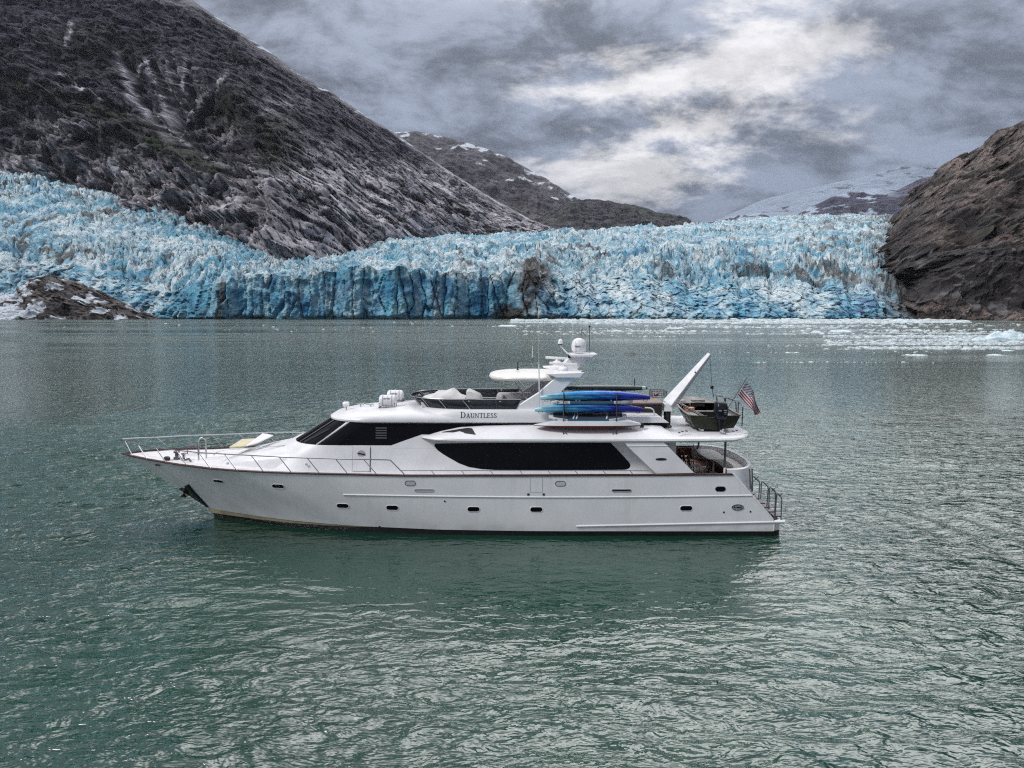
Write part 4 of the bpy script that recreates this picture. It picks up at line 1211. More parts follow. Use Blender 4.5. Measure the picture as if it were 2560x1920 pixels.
# low house over the boat deck, aft of the flybridge
# side panels sloping down to the bulwark
for sg in (-1, 1):
    pan = [axz(a, b, -3.32) for a, b in ((1560, 1104), (1568, 1115.5), (1639.6, 1184.5), (1736, 1182.5), (1669, 1114.6), (1655.5, 1103))]
    g = MB(); g.prism(pan, sg * 3.36, sg * 3.22); po = g.build('side_panel', WHITE, Y, bevel=0.02)
    a_, b_ = axz(1568, 1115.5, -3.36), axz(1669, 1114.6, -3.36)
    MB().tube([(a_[0], sg * 3.365, a_[1]), (b_[0], sg * 3.365, b_[1])], 0.02, 6).build('panel_crease', WHITE, po)
    c_ = at(1652.5, 1148, -3.36)
    g = MB(); g.lathe([(0, -0.01), (1, -0.01), (1, 0.012), (0, 0.012)], (0, 0, 0), 24, 'y')
    g.v = [(x * 0.26 + c_[0], y + sg * 3.365, z * 0.058 + c_[2]) for x, y, z in g.v]
    g.build('panel_vent', BLACK, po)
    # sheltered wall of the side deck behind the panel
    wl = [axz(a, b, -2.7) for a, b in ((1540, 1104), (1640, 1104), (1700, 1180), (1580, 1180))]
# ------------------------------------------------------------------ cockpit
XC = XA
so = [(XC, -3.1)] + [(9.95 + 1.5 * math.cos(q), 2.85 * math.sin(q)) for q in (R(-90 + 180 * i / 20) for i in range(21))] + [(XC, 3.1)]
MB().loft([[(x, y, 2.25) for x, y in so], [(x, y, 2.31) for x, y in so]]).build('cockpit_sole', SOLE, Y)
for sg in (-1, 1):                                            # inner face of the bulwark
    MB().box(((XC + 9.9) / 2, sg * 3.2, 2.56), (9.9 - XC, 0.08, 0.56)).build('bulwark_lining', SOLE, Y)
MB().box((XC + 0.01, 0.4, 3.28), (0.05, 1.9, 2.0)).build('salon_door', GLASS, Y)
MB().box((XC + 0.35, 2.45, 3.05), (0.9, 0.75, 1.5)).build('bar_cabinet', plain('dark_cabinet', (0.03, 0.012, 0.010), 0.4), Y, bevel=0.02)
MB().box((XC + 1.0, 2.75, 2.95), (0.36, 0.5, 0.75)).build('cockpit_locker', WHITE, Y, bevel=0.04)
def ell_wall(a, b, z0, z1, cx, t0=-90, t1=90, n=28):
    return [[(cx + a * math.cos(q), b * math.sin(q), z) for q in (R(t0 + (t1 - t0) * i / n) for i in range(n + 1))] for z in (z0, z1)]
CXE = 9.95
m = MB()
a_, b_ = 1.72, 3.08
rings = []
for i in range(33):
    q = R(-90 + 180 * i / 32)
    ex = 0.8
    cx_, sy_ = abs(math.cos(q)) ** ex, math.copysign(abs(math.sin(q)) ** ex, math.sin(q))
    def P(f, z, k=0.0):
        return (CXE + (a_ * f + k) * cx_, (b_ * f) * sy_, z)
    rings.append([P(1.0, 0.55, 0.35), P(1.0, 2.95), P(1.0, 3.05), P(0.965, 3.09), P(0.925, 3.05), P(0.91, 2.95), P(0.91, 2.3)])
m.loft(rings, False, False, False)
m.build('aft_bulwark', WHITE, Y, angle=45)
# curved bench inside it
rings = []
for i in range(25):
    q = R(-60 + 120 * i / 24)
    c_, s_ = math.cos(q) ** 0.8, math.copysign(abs(math.sin(q)) ** 0.8, math.sin(q))
    rings.append([(CXE + a_ * f * c_, b_ * f * s_, z) for f, z in ((0.90, 2.72), (0.60, 2.72), (0.60, 2.31), (0.90, 2.31))])
MB().loft(rings).build('aft_bench', SEAT, Y, bevel=0.02)
for px, py0, yl in ((1812.5, 1162, -2.72), (1747, 1121, 2.72)):
    x = xpx(px, 3.6, yl)
    MB().tube([(x, yl, 2.95), (x, yl, 4.42)], 0.055, 10).build('deck_support', DARKST, Y)
x = xpx(1812, 3.0, -2.9)
MB().tube([(x, -2.9, 2.35), (x, -2.9, 3.1)], 0.06, 8).build('corner_post', WHITE, Y)
# cockpit table (> top, pedestal, supports)
tx_ = 10.05
m = MB()
oc = []
for i in range(28):
    q = 2 * math.pi * i / 28
    oc.append((tx_ + 0.52 * math.copysign(abs(math.cos(q)) ** 0.6, math.cos(q)), 0.05 + 1.28 * math.copysign(abs(math.sin(q)) ** 0.6, math.sin(q))))
m.loft([[(a, b, 3.08) for a, b in oc], [(a, b, 3.14) for a, b in oc]])
tb = thing('cockpit_table', 'oval ivory-topped table in the open aft cockpit of the yacht', 'table', (tx_, BOAT_Y + 0.05, 2.31))
m.build('table_top', plain('ivory_table_top', (0.55, 0.50, 0.42), 0.3), tb, bevel=0.012)
for yy in (-0.55, 0.65):
    mm = MB(); mm.lathe([(0.2, 2.31), (0.2, 2.34), (0.05, 2.38), (0.05, 3.0), (0.14, 3.08)], (tx_, yy, 0), 14); mm.build('table_pedestal', WHITE, tb)
# chairs
WOOD = plain('oiled_wood', (0.20, 0.10, 0.055), 0.45, var=0.25, vscale=8)
for k, (cx, cy, rz, lab) in enumerate(((9.0, -0.85, 0, 'slatted wooden chair nearest the camera at the yacht cockpit table'), (9.0, 0.25, 0, 'slatted wooden chair by the middle of the yacht cockpit table'), (9.05, 1.3, 0, 'slatted wooden chair at the far end of the yacht cockpit table'))):
    ch = thing('cockpit_chair', lab, 'chair', (cx, BOAT_Y + cy, 2.31), 'wooden chairs in the yacht cockpit')
    MB().box((cx, cy, 2.76), (0.46, 0.46, 0.04)).build('seat', SEAT if k == 0 else WOOD, ch, bevel=0.01)
    for dx_ in (-0.2, 0.2):
        for dy_ in (-0.2, 0.2):
            MB().tube([(cx + dx_ * 1.1, cy + dy_ * 1.1, 2.31), (cx + dx_, cy + dy_, 2.75)], 0.02, 6).build('leg', WOOD, ch)
    bm_ = MB()
    for j in (-1, 1):
        bm_.tube([(cx - 0.21, cy + j * 0.21, 2.74), (cx - 0.30, cy + j * 0.21, 3.22)], 0.02, 6)
    bm_.box((cx - 0.295, cy, 3.21), (0.035, 0.46, 0.06))
    bo = bm_.build('backrest', WOOD, ch)
    for j in range(5):
        MB().tube([(cx - 0.22, cy - 0.15 + j * 0.075, 2.78), (cx - 0.29, cy - 0.15 + j * 0.075, 3.19)], 0.014, 6).build('slat', WOOD, bo)
# swim platform with its lip
m = MB()
px0 = 11.2; px1 = at(1962, 1305, -3.2)[0]
pl = [(px0, -3.16)] + [(px1 - 0.5 + 0.5 * math.sin(q), -3.16 + 0.5 - 0.5 * math.cos(q)) for q in (math.pi / 2 * i / 6 for i in range(7))]
pl = pl + [(x, -y) for x, y in pl[::-1]]
m.loft([[(x, y, 0.50) for x, y in pl], [(x, y, 0.62) for x, y in pl]])
m.build('swim_platform', WHITE, Y, bevel=0.03)
MB().loft([[(x - 0.12, y * 0.965, 0.621) for x, y in pl], [(x - 0.12, y * 0.965, 0.635) for x, y in pl]]).build('platform_teak', DARKST, Y)
low = [(p[0], p[1]) for p in pl]
MB().loft([[(min(x, px1 - 0.1), y * 0.97, -0.5) for x, y in low], [(min(x, px1 - 0.1), y * 0.975, 0.16) for x, y in low]]).build('stern_boot', BOOT, Y)
MB().loft([[(min(x, px1 - 0.1), y * 0.975, 0.162) for x, y in low], [(min(x, px1 - 0.1), y * 0.978, 0.498) for x, y in low]]).build('stern_transom', GEL, Y)
# stairs on the slope and the hoop rails beside them
for k in range(8):
    q = (k + 0.5) / 8
    x = XS_LOW + (XS_TOP - XS_LOW) * q; z = 0.62 + (2.3 - 0.62) * q
    MB().box((x + 0.42, -2.3, z + 0.03), (0.36, 1.0, 0.07)).build('stair_tread', DARKST, Y, bevel=0.01)
def hoop(pts, r, name='stern_rail', mat=None, n=5):
    """polyline with its corners rounded"""
    pts = [Vector(p) for p in pts]; out = [pts[0]]
    for a, b, c in zip(pts[:-2], pts[1:-1], pts[2:]):
        l0 = min(0.13, (b - a).length * 0.45); l1 = min(0.13, (c - b).length * 0.45)
        p0, p1 = b + (a - b).normalized() * l0, b + (c - b).normalized() * l1
        for i in range(n + 1):
            t_ = i / n
            out.append(p0 * (1 - t_) ** 2 + b * 2 * t_ * (1 - t_) + p1 * t_ ** 2)
    out.append(pts[-1])
    return MB().tube(out, r, 8).build(name, mat or STEEL, Y)
YR = -2.85
for h_ in ([(1878.5, 1228), (1881.5, 1189), (1900, 1205.5), (1896.5, 1245)], [(1901.5, 1248), (1904, 1201.5), (1921, 1217), (1917, 1269)], [(1921.5, 1274), (1924, 1216), (1939, 1229), (1936.5, 1294)], [(1937.5, 1296), (1942, 1231), (1955, 1246), (1952, 1300)]):
    hoop([at(a, b, YR) for a, b in h_], 0.028, mat=DARKST)
for a, b, c, e_ in ((1874, 1172, 1876, 1222), (1880, 1171, 1881.5, 1228)):
    MB().tube([at(a, b, YR), at(c, e_, YR)], 0.035, 8).build('rail_post', DARKST, Y)
for a, b in ((1891, 1197), (1931, 1226), (1951, 1238)):
    c_ = Vector(at(a, b, YR))
    MB().tube([c_ + Vector((-0.06, 0, -0.06)), c_ + Vector((0.10, 0, 0.10))], 0.022, 6).build('rail_light', BLACK, Y)

# ------------------------------------------------------------------ bow rail
def rail_y(x): return max(hb_sheer(x - XTIP) - 0.07, 0.02)
TOP = [(305, 1098, 0.02), (318, 1103, 0.42), (343, 1111, 0.95), (391, 1119, 1.62), (440, 1125.5, 2.05), (497, 1131.5, 2.5), (560, 1135, 2.85), (620, 1138, 3.05), (720, 1143.5, 3.22), (850, 1147.5, 3.32), (965, 1149.5, 3.36), (976, 1150.5, 3.36)]
near_top = [Vector(at(a, b, -c)) for a, b, c in TOP]
for sg in (-1, 1):
    pts = [Vector((p.x, p.y * -sg if sg > 0 else p.y, p.z)) for p in near_top]
    pts += [Vector((at(1011, 1187, -3.38)[0], sg * 3.36, z_sheer(0) + 0.03))]
    MB().tube(pts, 0.028, 8).build('bow_rail', STEEL, Y)
ztop = lambda x: float(np.interp(x, [p.x for p in near_top], [p.z for p in near_top]))
ytop = lambda x: float(np.interp(x, [p.x for p in near_top], [-p.y for p in near_top]))
for px, pt in ((329, 311), (365, 344), (412, 389), (465.5, 440), (524, 497), (590, 561), (657, 628), (727, 698), (797.5, 768), (868, 839), (941, 909)):
    p, *_ = on_hull(px, 1134 + 0) if False else (None,)
    xb = float(np.interp(px, [a for a, _, _ in SH], SHX))
    xt = float(np.interp(pt, [a for a, _, _ in TOP], [q.x for q in near_top]))
    for sg in (-1, 1):
        MB().tube([(xb, sg * rail_y(xb), z_sheer(xb) + 0.02), (xt, sg * ytop(xt), ztop(xt))], 0.022, 6).build('stanchion', STEEL, Y)
# low rail aft of it
for sg in (-1, 1):
    a = [at(px, 1176.3, -3.36) for px in np.linspace(1002, 1624, 30)]
    MB().tube([(p[0], sg * 3.36, p[2]) for p in a], 0.02, 6).build('side_rail', STEEL, Y)
    for px in (1078, 1153, 1225, 1299, 1369, 1437, 1507, 1574):
        t0 = at(px, 1176.3, -3.36); t1 = at(px + 8, 1187, -3.36)
        MB().tube([(t0[0], sg * 3.36, t0[2]), (t1[0], sg * 3.36, z_sheer(t1[0]) + 0.03)], 0.02, 6).build('stanchion', STEEL, Y)

# ------------------------------------------------------------------ foredeck gear
def deck_z(x): return z_sheer(x) - 0.05
wx_ = xpx(446, 3.05, -0.6)
g = MB(); g.lathe([(0.16, 0), (0.16, 0.10), (0.09, 0.14), (0.08, 0.30), (0.15, 0.34), (0.15, 0.40), (0.0, 0.42)], (wx_, -0.75, deck_z(wx_)), 18); g.build('windlass', DARKST, Y)
g = MB(); g.lathe([(0.15, 0), (0.15, 0.16), (0.10, 0.20), (0.0, 0.21)], (wx_ - 0.35, -1.05, deck_z(wx_)), 16); g.build('windlass_motor', BLACK, Y)
g = MB(); g.lathe([(0.14, 0), (0.14, 0.08), (0.07, 0.12), (0.07, 0.26), (0.13, 0.30), (0.13, 0.34), (0.0, 0.36)], (wx_ + 0.42, -0.9, deck_z(wx_)), 18); g.build('capstan', STEEL, Y)
g = MB(); g.tube([(wx_ + 0.55, -1.15, deck_z(wx_) + 0.05), (wx_ + 0.8, -1.2, deck_z(wx_) + 0.12), (wx_ + 0.95, -1.35, deck_z(wx_) + 0.03)], 0.05, 8); g.build('chain_stopper', DARKST, Y)
g = MB(); bx0 = xpx(484, 3.1, 0.6); g.box((bx0, 0.55, deck_z(bx0) + 0.42), (0.75, 0.25, 0.07))
for dx_ in (-0.3, 0.3):
    g.tube([(bx0 + dx_, 0.55, deck_z(bx0)), (bx0 + dx_, 0.55, deck_z(bx0) + 0.40)], 0.03, 6)
g.build('bow_seat', DARKST, Y)
hx0, hx1 = xpx(498, 3.0, -0.7), xpx(516, 3.0, -0.2)
hz0 = deck_z(hx0)
arc = [(hx0, -0.75, hz0), (hx0, -0.75, hz0 + 0.85)] + [(hx0 + (hx1 - hx0) * (0.5 - 0.5 * math.cos(q)), -0.75 + 0.55 * (0.5 - 0.5 * math.cos(q)), hz0 + 0.85 + 0.22 * math.sin(q)) for q in (math.pi * i / 8 for i in range(1, 8))] + [(hx1, -0.2, hz0 + 0.85), (hx1, -0.2, hz0)]
MB().tube(arc, 0.04, 8).build('foredeck_hoop', STEEL, Y)
# sun pad: cream cushions with a raised white lid and low grab rails
g = MB(); cs = [at(a, b, yl) for a, b, yl in ((573, 1122.5, -0.9), (612, 1120, -0.95), (640, 1101, 0.75), (604, 1103, 0.75))]
g.loft([[(x, y, z + 0.02) for x, y, z in cs], [(x, y, z + 0.12) for x, y, z in cs]]); g.build('sun_pad', VINYL, Y, bevel=0.04)
g = MB(); cs = [at(a, b, yl) for a, b, yl in ((613, 1118.5, -0.95), (644, 1111, -0.85), (684, 1092, 0.55), (657, 1087, 0.7))]
g.loft([[(x, y, z + 0.02) for x, y, z in cs], [(x, y, z + 0.10) for x, y, z in cs]]); g.build('hatch_lid', WHITE, Y, bevel=0.03)
cs = [Vector(at(a, b, -1.25)) for a, b in ((534, 1138), (540, 1132), (558, 1125), (620, 1121), (676, 1117), (720, 1113), (745, 1105))]
MB().tube(cs, 0.022, 6).build('trunk_grab_rail', STEEL, Y)
c_ = [Vector(at(a, b, yl)) for a, b, yl in ((644, 1113, -0.9), (684, 1092, 0.5))]
MB().tube(c_, 0.025, 6).build('lid_strut', DARKST, Y)

# ------------------------------------------------------------------ roof gear
g = MB(); lx = xpx(866, 5.6, -0.6)
g.tube([(lx, -0.6, 5.38), (lx, -0.6, 5.70)], 0.035, 8); g.build('searchlight_post', STEEL, Y)
g = MB(); g.lathe([(0.0, -0.16), (0.11, -0.16), (0.13, -0.10), (0.13, 0.12), (0.0, 0.14)], (lx, -0.6, 5.78), 16, 'x'); g.build('searchlight', WHITE, Y)
for px, yl in ((902, -0.2), (927, -0.5)):
    hx_ = xpx(px, 5.6, yl)
    g = MB(); g.lathe([(0.03, 0), (0.03, 0.12), (0.0, 0.12)], (hx_, yl, 5.60), 8); g.lathe([(0.02, -0.22), (0.025, 0.0), (0.06, 0.14), (0.0, 0.13)], (hx_, yl, 5.75), 12, 'x'); g.build('horn', STEEL, Y)

# ------------------------------------------------------------------ radar arch, hardtop, mast
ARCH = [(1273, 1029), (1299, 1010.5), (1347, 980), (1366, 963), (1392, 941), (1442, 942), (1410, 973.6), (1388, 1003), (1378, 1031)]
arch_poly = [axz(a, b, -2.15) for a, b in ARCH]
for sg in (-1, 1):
    MB().prism(arch_poly, sg * 2.22, sg * 1.98).build('arch_leg', WHITE if sg < 0 else GREY, Y, bevel=0.04)  # far leg is grey: the shade on its inner side put into the colour
zb_ = 7.08
wing = [(1392, 0), (1450, 0)]
m = MB(); rings = []
ht = []
x0_, x1_ = at(1223, 935, 0)[0], xpx(1425, 7.2, 0)
for i in range(48):
    q = 2 * math.pi * i / 48
    cx_, hl = (x0_ + x1_) / 2, (x1_ - x0_) / 2
    ht.append((cx_ + hl * math.copysign(abs(math.cos(q)) ** 0.72, math.cos(q)), 2.15 * math.copysign(abs(math.sin(q)) ** 0.72, math.sin(q))))
hcx = (x0_ + x1_) / 2
HT = plain('cream_white_hardtop', (0.74, 0.72, 0.68), 0.4, var=0.06)
m.loft([[(hcx + (x - hcx) * f, y * f, z) for x, y in ht] for f, z in ((0.93, 7.06), (0.985, 7.10), (1.0, 7.17), (0.985, 7.24), (0.92, 7.30), (0.75, 7.35), (0.4, 7.39))])
m.build('hardtop', HT, Y, angle=40)
# wing tips of the arch
for sg in (-1, 1):
    wp = [axz(a, b, -2.2) for a, b in ((1366, 934), (1461, 930.5), (1450, 944.5), (1390, 944))]
    MB().prism(wp, sg * 2.35, sg * 1.2).build('arch_wing', WHITE, Y, bevel=0.03)
MB().prism([axz(a, b, -2.2) for a, b in ((1380, 937), (1455, 932), (1448, 943), (1392, 943))], -1.3, 1.3).build('arch_beam', WHITE, Y, bevel=0.03)
for px0_, py0_, px1_, py1_, yl in ((1283, 949, 1318, 998, -1.75), (1293, 949, 1312, 970, 1.75)):
    MB().tube([at(px0_, py0_, yl), at(px1_, py1_, yl)], 0.035, 8).build('hardtop_strut', STEEL, Y)
mast_poly = [axz(a, b, 0) for a, b in ((1394, 924), (1425, 888), (1475, 884), (1440, 925))]
MB().prism(mast_poly, -0.42, 0.42).build('mast', WHITE, Y, bevel=0.03)
pf = [at(a, b, 0) for a, b in ((1418, 884), (1490, 883), (1476, 890), (1424, 889))]
MB().prism([(p[0], p[2]) for p in pf], -0.75, 0.75).build('mast_platform', WHITE, Y, bevel=0.02)
c_ = at(1447, 880, 0)
m = MB(); m.lathe([(0.24, 0), (0.31, 0.04), (0.36, 0.12), (0.375, 0.30), (0.355, 0.43), (0.30, 0.56), (0.21, 0.645), (0.10, 0.69), (0.0, 0.70)], c_, 28)
dome = m.build('satellite_dome', WHITE, Y, angle=60)
c2 = at(1401, 858.5, 0.3)
m = MB(); m.lathe([(0.13, -0.06), (0.13, -0.02), (0.12, 0.02), (0.115, 0.12), (0.08, 0.20), (0.0, 0.235)], c2, 18); gd = m.build('antenna_dome', WHITE, Y, angle=60)
m = MB(); m.lathe([(0.135, -0.06), (0.14, -0.05), (0.14, -0.03), (0.135, -0.02)], c2, 18); m.build('dome_base', BLACK, gd)
MB().tube([(c2[0], c2[1], c2[2] - 0.06), at(1402, 866, 0.3), at(1419, 884, 0.2)], 0.03, 8).build('dome_bracket', WHITE, Y)
MB().box(at(1423, 890, -0.5), (0.13, 0.14, 0.22)).build('deck_floodlight', BLACK, Y, bevel=0.02)
# two open-array radars
for k, (pa, pb, pc, yl, ppx, ppy) in enumerate((((1365, 893.5), (1420, 897), (1392, 916), 0.75, 1392, 917), ((1375, 907.5), (1443, 912), (1412, 935), -0.9, 1413, 929))):
    a_, b_ = Vector(at(*pa, yl)), Vector(at(*pb, yl))
    c_ = (a_ + b_) / 2
    ped = MB(); ped.lathe([(0.20, 0), (0.22, 0.04), (0.24, 0.12), (0.20, 0.20), (0.09, 0.24), (0.07, 0.33)], (c_.x, yl, c_.z - 0.36), 20)
    po = ped.build('radar_pedestal', WHITE, Y, angle=50)
    d_ = (b_ - a_)
    rot = Matrix.Rotation(-math.atan2(d_.z, d_.x), 3, 'Y')
    bar = MB(); bar.box(c_, (d_.length * 1.04, 0.15, 0.125), rot); bo = bar.build('radar_scanner', WHITE, Y, bevel=0.03, seg=3)
# antennas
for (pa, pb, yl, r0, r1, mt) in (((1348.5, 981, ), (1347, 911), -2.3, 0.03, 0.028, WHITE), ((1347, 911), (1347, 765), -2.3, 0.008, 0.004, WHITE), ((1331, 918), (1331, 894), 0.9, 0.018, 0.018, STEEL), ((1331, 894), (1331, 864), 0.9, 0.014, 0.01, WHITE),
        ((1474, 884), (1474, 818), 0.4, 0.022, 0.018, STEEL), ((1432, 846), (1432, 806), 0.6, 0.008, 0.006, WHITE), ((1453, 846), (1453, 831), -0.2, 0.012, 0.012, STEEL), ((1440, 882), (1440, 853), -0.6, 0.014, 0.014, STEEL)):
    MB().tube([at(*pa, yl), at(*pb, yl)], r0, 6, r1=r1).build('antenna', mt, Y)
c_ = at(1474, 816, 0.4); MB().lathe([(0.04, -0.05), (0.05, 0), (0.04, 0.05), (0.0, 0.06)], c_, 10).build('anchor_light', BLACK, Y)
w0 = Vector(at(1453.5, 831, -0.2))
g = MB(); g.tube([w0, w0 + Vector((0.0, 0, 0.08)), w0 + Vector((0.05, 0, 0.16))], 0.015, 6); g.tube([w0 + Vector((0.0, 0, 0.02)), w0 + Vector((0.12, 0, -0.04)), w0 + Vector((0.24, 0, -0.2))], 0.014, 6); g.build('wind_vane', BLACK, Y)
c_ = at(1294.5, 925, -0.3)
g = MB(); g.lathe([(0.10, 0), (0.06, 0.03), (0.03, 0.06), (0.022, 0.40), (0.0, 0.40)], c_, 12); g.build('whip_base', BLACK, Y)
c_ = at(1457, 931, -2.1); MB().box(c_, (0.14, 0.14, 0.12)).build('camera_pod', DARKST, Y, bevel=0.02)
MB().tube([at(1348.5, 1040, -2.36), at(1348.5, 981, -2.3)], 0.008, 6).build('antenna_cable', GREY, Y)
hoop([at(1343, 1052, -2.4), at(1344.5, 1037, -2.4), at(1349, 1037, -2.4), at(1350, 1052, -2.4)], 0.016, 'antenna_bracket', STEEL)

# ------------------------------------------------------------------ boat-deck gear: locker, crane, rails, racks
LK = plain('dark_locker', (0.018, 0.012, 0.013), 0.5); LID = plain('brown_lid', (0.17, 0.12, 0.11), 0.6)
lx0, lx1 = xpx(1545, 5.6, -1.2), xpx(1655, 5.6, -1.2)
MB().box(((lx0 + lx1) / 2, 0.15, 5.45), (lx1 - lx0, 2.7, 0.82)).build('deck_locker', LK, Y, bevel=0.02)
MB().box(((lx0 + lx1) / 2, 0.15, 5.90), (lx1 - lx0 + 0.08, 2.8, 0.09)).build('locker_lid', LID, Y, bevel=0.02)
# crane
cb, ct = Vector(at(1676, 1006, -0.9)), Vector(at(1774.5, 884.5, -0.9))
ax_ = (ct - cb).normalized(); sd = Vector((ax_.z, 0, -ax_.x))
m = MB(); rings = []
rq = Matrix.Rotation(R(-40), 3, ax_)
for f, w, h in ((-0.05, 0.24, 0.27), (0.0, 0.24, 0.27), (0.5, 0.17, 0.18), (0.97, 0.10, 0.10), (1.0, 0.09, 0.08)):
    c_ = cb + (ct - cb) * f
    yv = Vector((0, w, 0))
    rings.append([c_ + rq @ (sd * h - yv), c_ + rq @ (sd * h + yv), c_ + rq @ (-sd * h + yv), c_ + rq @ (-sd * h - yv)])
m.loft(rings).build('crane_boom', plain('crane_paint', (0.60, 0.60, 0.63), 0.4), Y, bevel=0.03)
px_ = xpx(1668, 5.3, -0.9)
MB().box((px_, -0.9, 5.70), (0.42, 0.5, 0.42)).build('crane_head', WHITE, Y, bevel=0.03)
m = MB(); m.lathe([(0.24, 4.66), (0.24, 4.74), (0.17, 4.80), (0.17, 5.55), (0.22, 5.58)], (px_, -0.9, 0), 18); m.build('crane_pedestal', BLACK, Y)
t0, t1 = Vector(at(1774.5, 890, -0.9)), Vector(at(1780, 968, -0.9))
MB().tube([t0, t1], 0.012, 6).build('crane_cable', DARKST, Y)
MB().box(t1, (0.14, 0.12, 0.16)).build('hook_block', BLACK, Y, bevel=0.02)
MB().tube([t1, Vector(at(1784, 993, -0.4))], 0.022, 6).build('lifting_sling', STEEL, Y)
c_ = cb + (ct - cb) * 0.62 + Vector((0, -0.23, 0)) - sd * 0.05
MB().lathe([(0.035, -0.02), (0.035, 0.02), (0, 0.02)], c_, 10, 'y').build('boom_pin', BLACK, Y)
# grab rail on the wing
hoop([at(1612, 1019, -2.1), at(1628, 1020, -2.1), at(1635, 1026, -2.1), at(1636, 1040, -2.1)], 0.03, 'grab_rail', WHITE)
# hoops along the after edge of the boat deck
def rpt(px, py, yl): return at(px, py, yl)
for h_, yl0, yl1 in (([(1794, 1014), (1791, 989), (1811, 992), (1813, 1018)], 1.9, 0.9), ([(1813, 1018), (1814, 994), (1839, 1001), (1841, 1030)], 0.6, -0.8), ([(1845, 1032), (1846, 1004), (1857, 1013), (1855, 1066)], -1.2, -2.4)):
    hoop([at(h_[0][0], h_[0][1], yl0), at(h_[1][0], h_[1][1], yl0), at(h_[2][0], h_[2][1], yl1), at(h_[3][0], h_[3][1], yl1)], 0.03, 'deck_rail', DARKST)
for px, py, yl in ((1698, 1081, -3.0), (1706, 1078.5, -2.9), (1716, 1077.5, -2.8), (1833, 1078, -2.8), (1842, 1076, -2.7)):
    MB().box(Vector(at(px, py, yl)) + Vector((0, 0, 0.0)), (0.10, 0.12, 0.05)).build('deck_cleat', DARKST, Y, bevel=0.01)
# kayak rack: two pairs of uprights with arms
RACK = []
for px in (1408.5, 1540.5):
    x = xpx(px, 5.6, -3.0)
    RACK.append(x)
    g = MB(); g.tube([(x, -3.12, 4.66), (x, -3.12, 6.66)], 0.026, 8)
    ro = g.build('rack_upright', DARKST, Y)
    MB().tube([(x, -2.3, 5.04), (x, -2.3, 6.66)], 0.026, 8).build('rack_upright', DARKST, Y)
    for z in (4.99, 5.38, 5.76, 6.12, 6.30):
        MB().tube([(x, -3.14, z), (x, -2.26, z + 0.02)], 0.022, 6).build('rack_arm', DARKST, Y)
    sg_ = 1 if px < 1450 else -1
    MB().tube([(x, -3.12, 4.95), (x + sg_ * 0.2, -3.14, 4.665)], 0.018, 6).build('rack_brace', DARKST, Y)
    for q in (0, sg_ * 0.2):
        MB().box((x + q, -3.13, 4.668), (0.16, 0.10, 0.03)).build('rack_foot', DARKST, Y)
# canoe cradle on the far side
for px in (1478, 1560):
    x = xpx(px, 6.2, 1.6)
    MB().tube([(x, 1.25, 5.06), (x, 1.25, 6.22), (x, 2.05, 6.22), (x, 2.05, 5.06)], 0.03, 6).build('canoe_cradle', DARKST, Y)
MB().tube([at(1586.5, 978, 1.6), at(1586.5, 946, 1.6)], 0.03, 6).build('cradle_post', DARKST, Y)

# ------------------------------------------------------------------ name on the coaming, maker's marks on the scanners and dome
def arc_band(cx, cy, rx, ry, a0, a1, t0, t1, n=14):
    """thick-thin ribbon: list of quads"""
    qs = []
    for i in range(n):
        p = []
        for f in (i / n, (i + 1) / n):
            a = R(a0 + (a1 - a0) * f); t_ = t0 + (t1 - t0) * abs(math.cos(a))
            p.append(((cx + rx * math.cos(a), cy + ry * math.sin(a)), (cx + (rx - t_) * math.cos(a), cy + (ry - t0) * math.sin(a))))
        qs.append([p[0][0], p[1][0], p[1][1], p[0][1]])
    return qs
def bar2(x0, y0, x1, y1, w):
    return [[(x0 - w / 2, y0), (x0 + w / 2, y0), (x1 + w / 2, y1), (x1 - w / 2, y1)]]
def rect(x0, y0, x1, y1): return [[(x0, y0), (x1, y0), (x1, y1), (x0, y1)]]
TH, TK = 0.055, 0.15
def serif(x, y): return rect(x - 0.13, y - 0.025 if y else 0, x + 0.13, (y + 0.0) if y else 0.05)
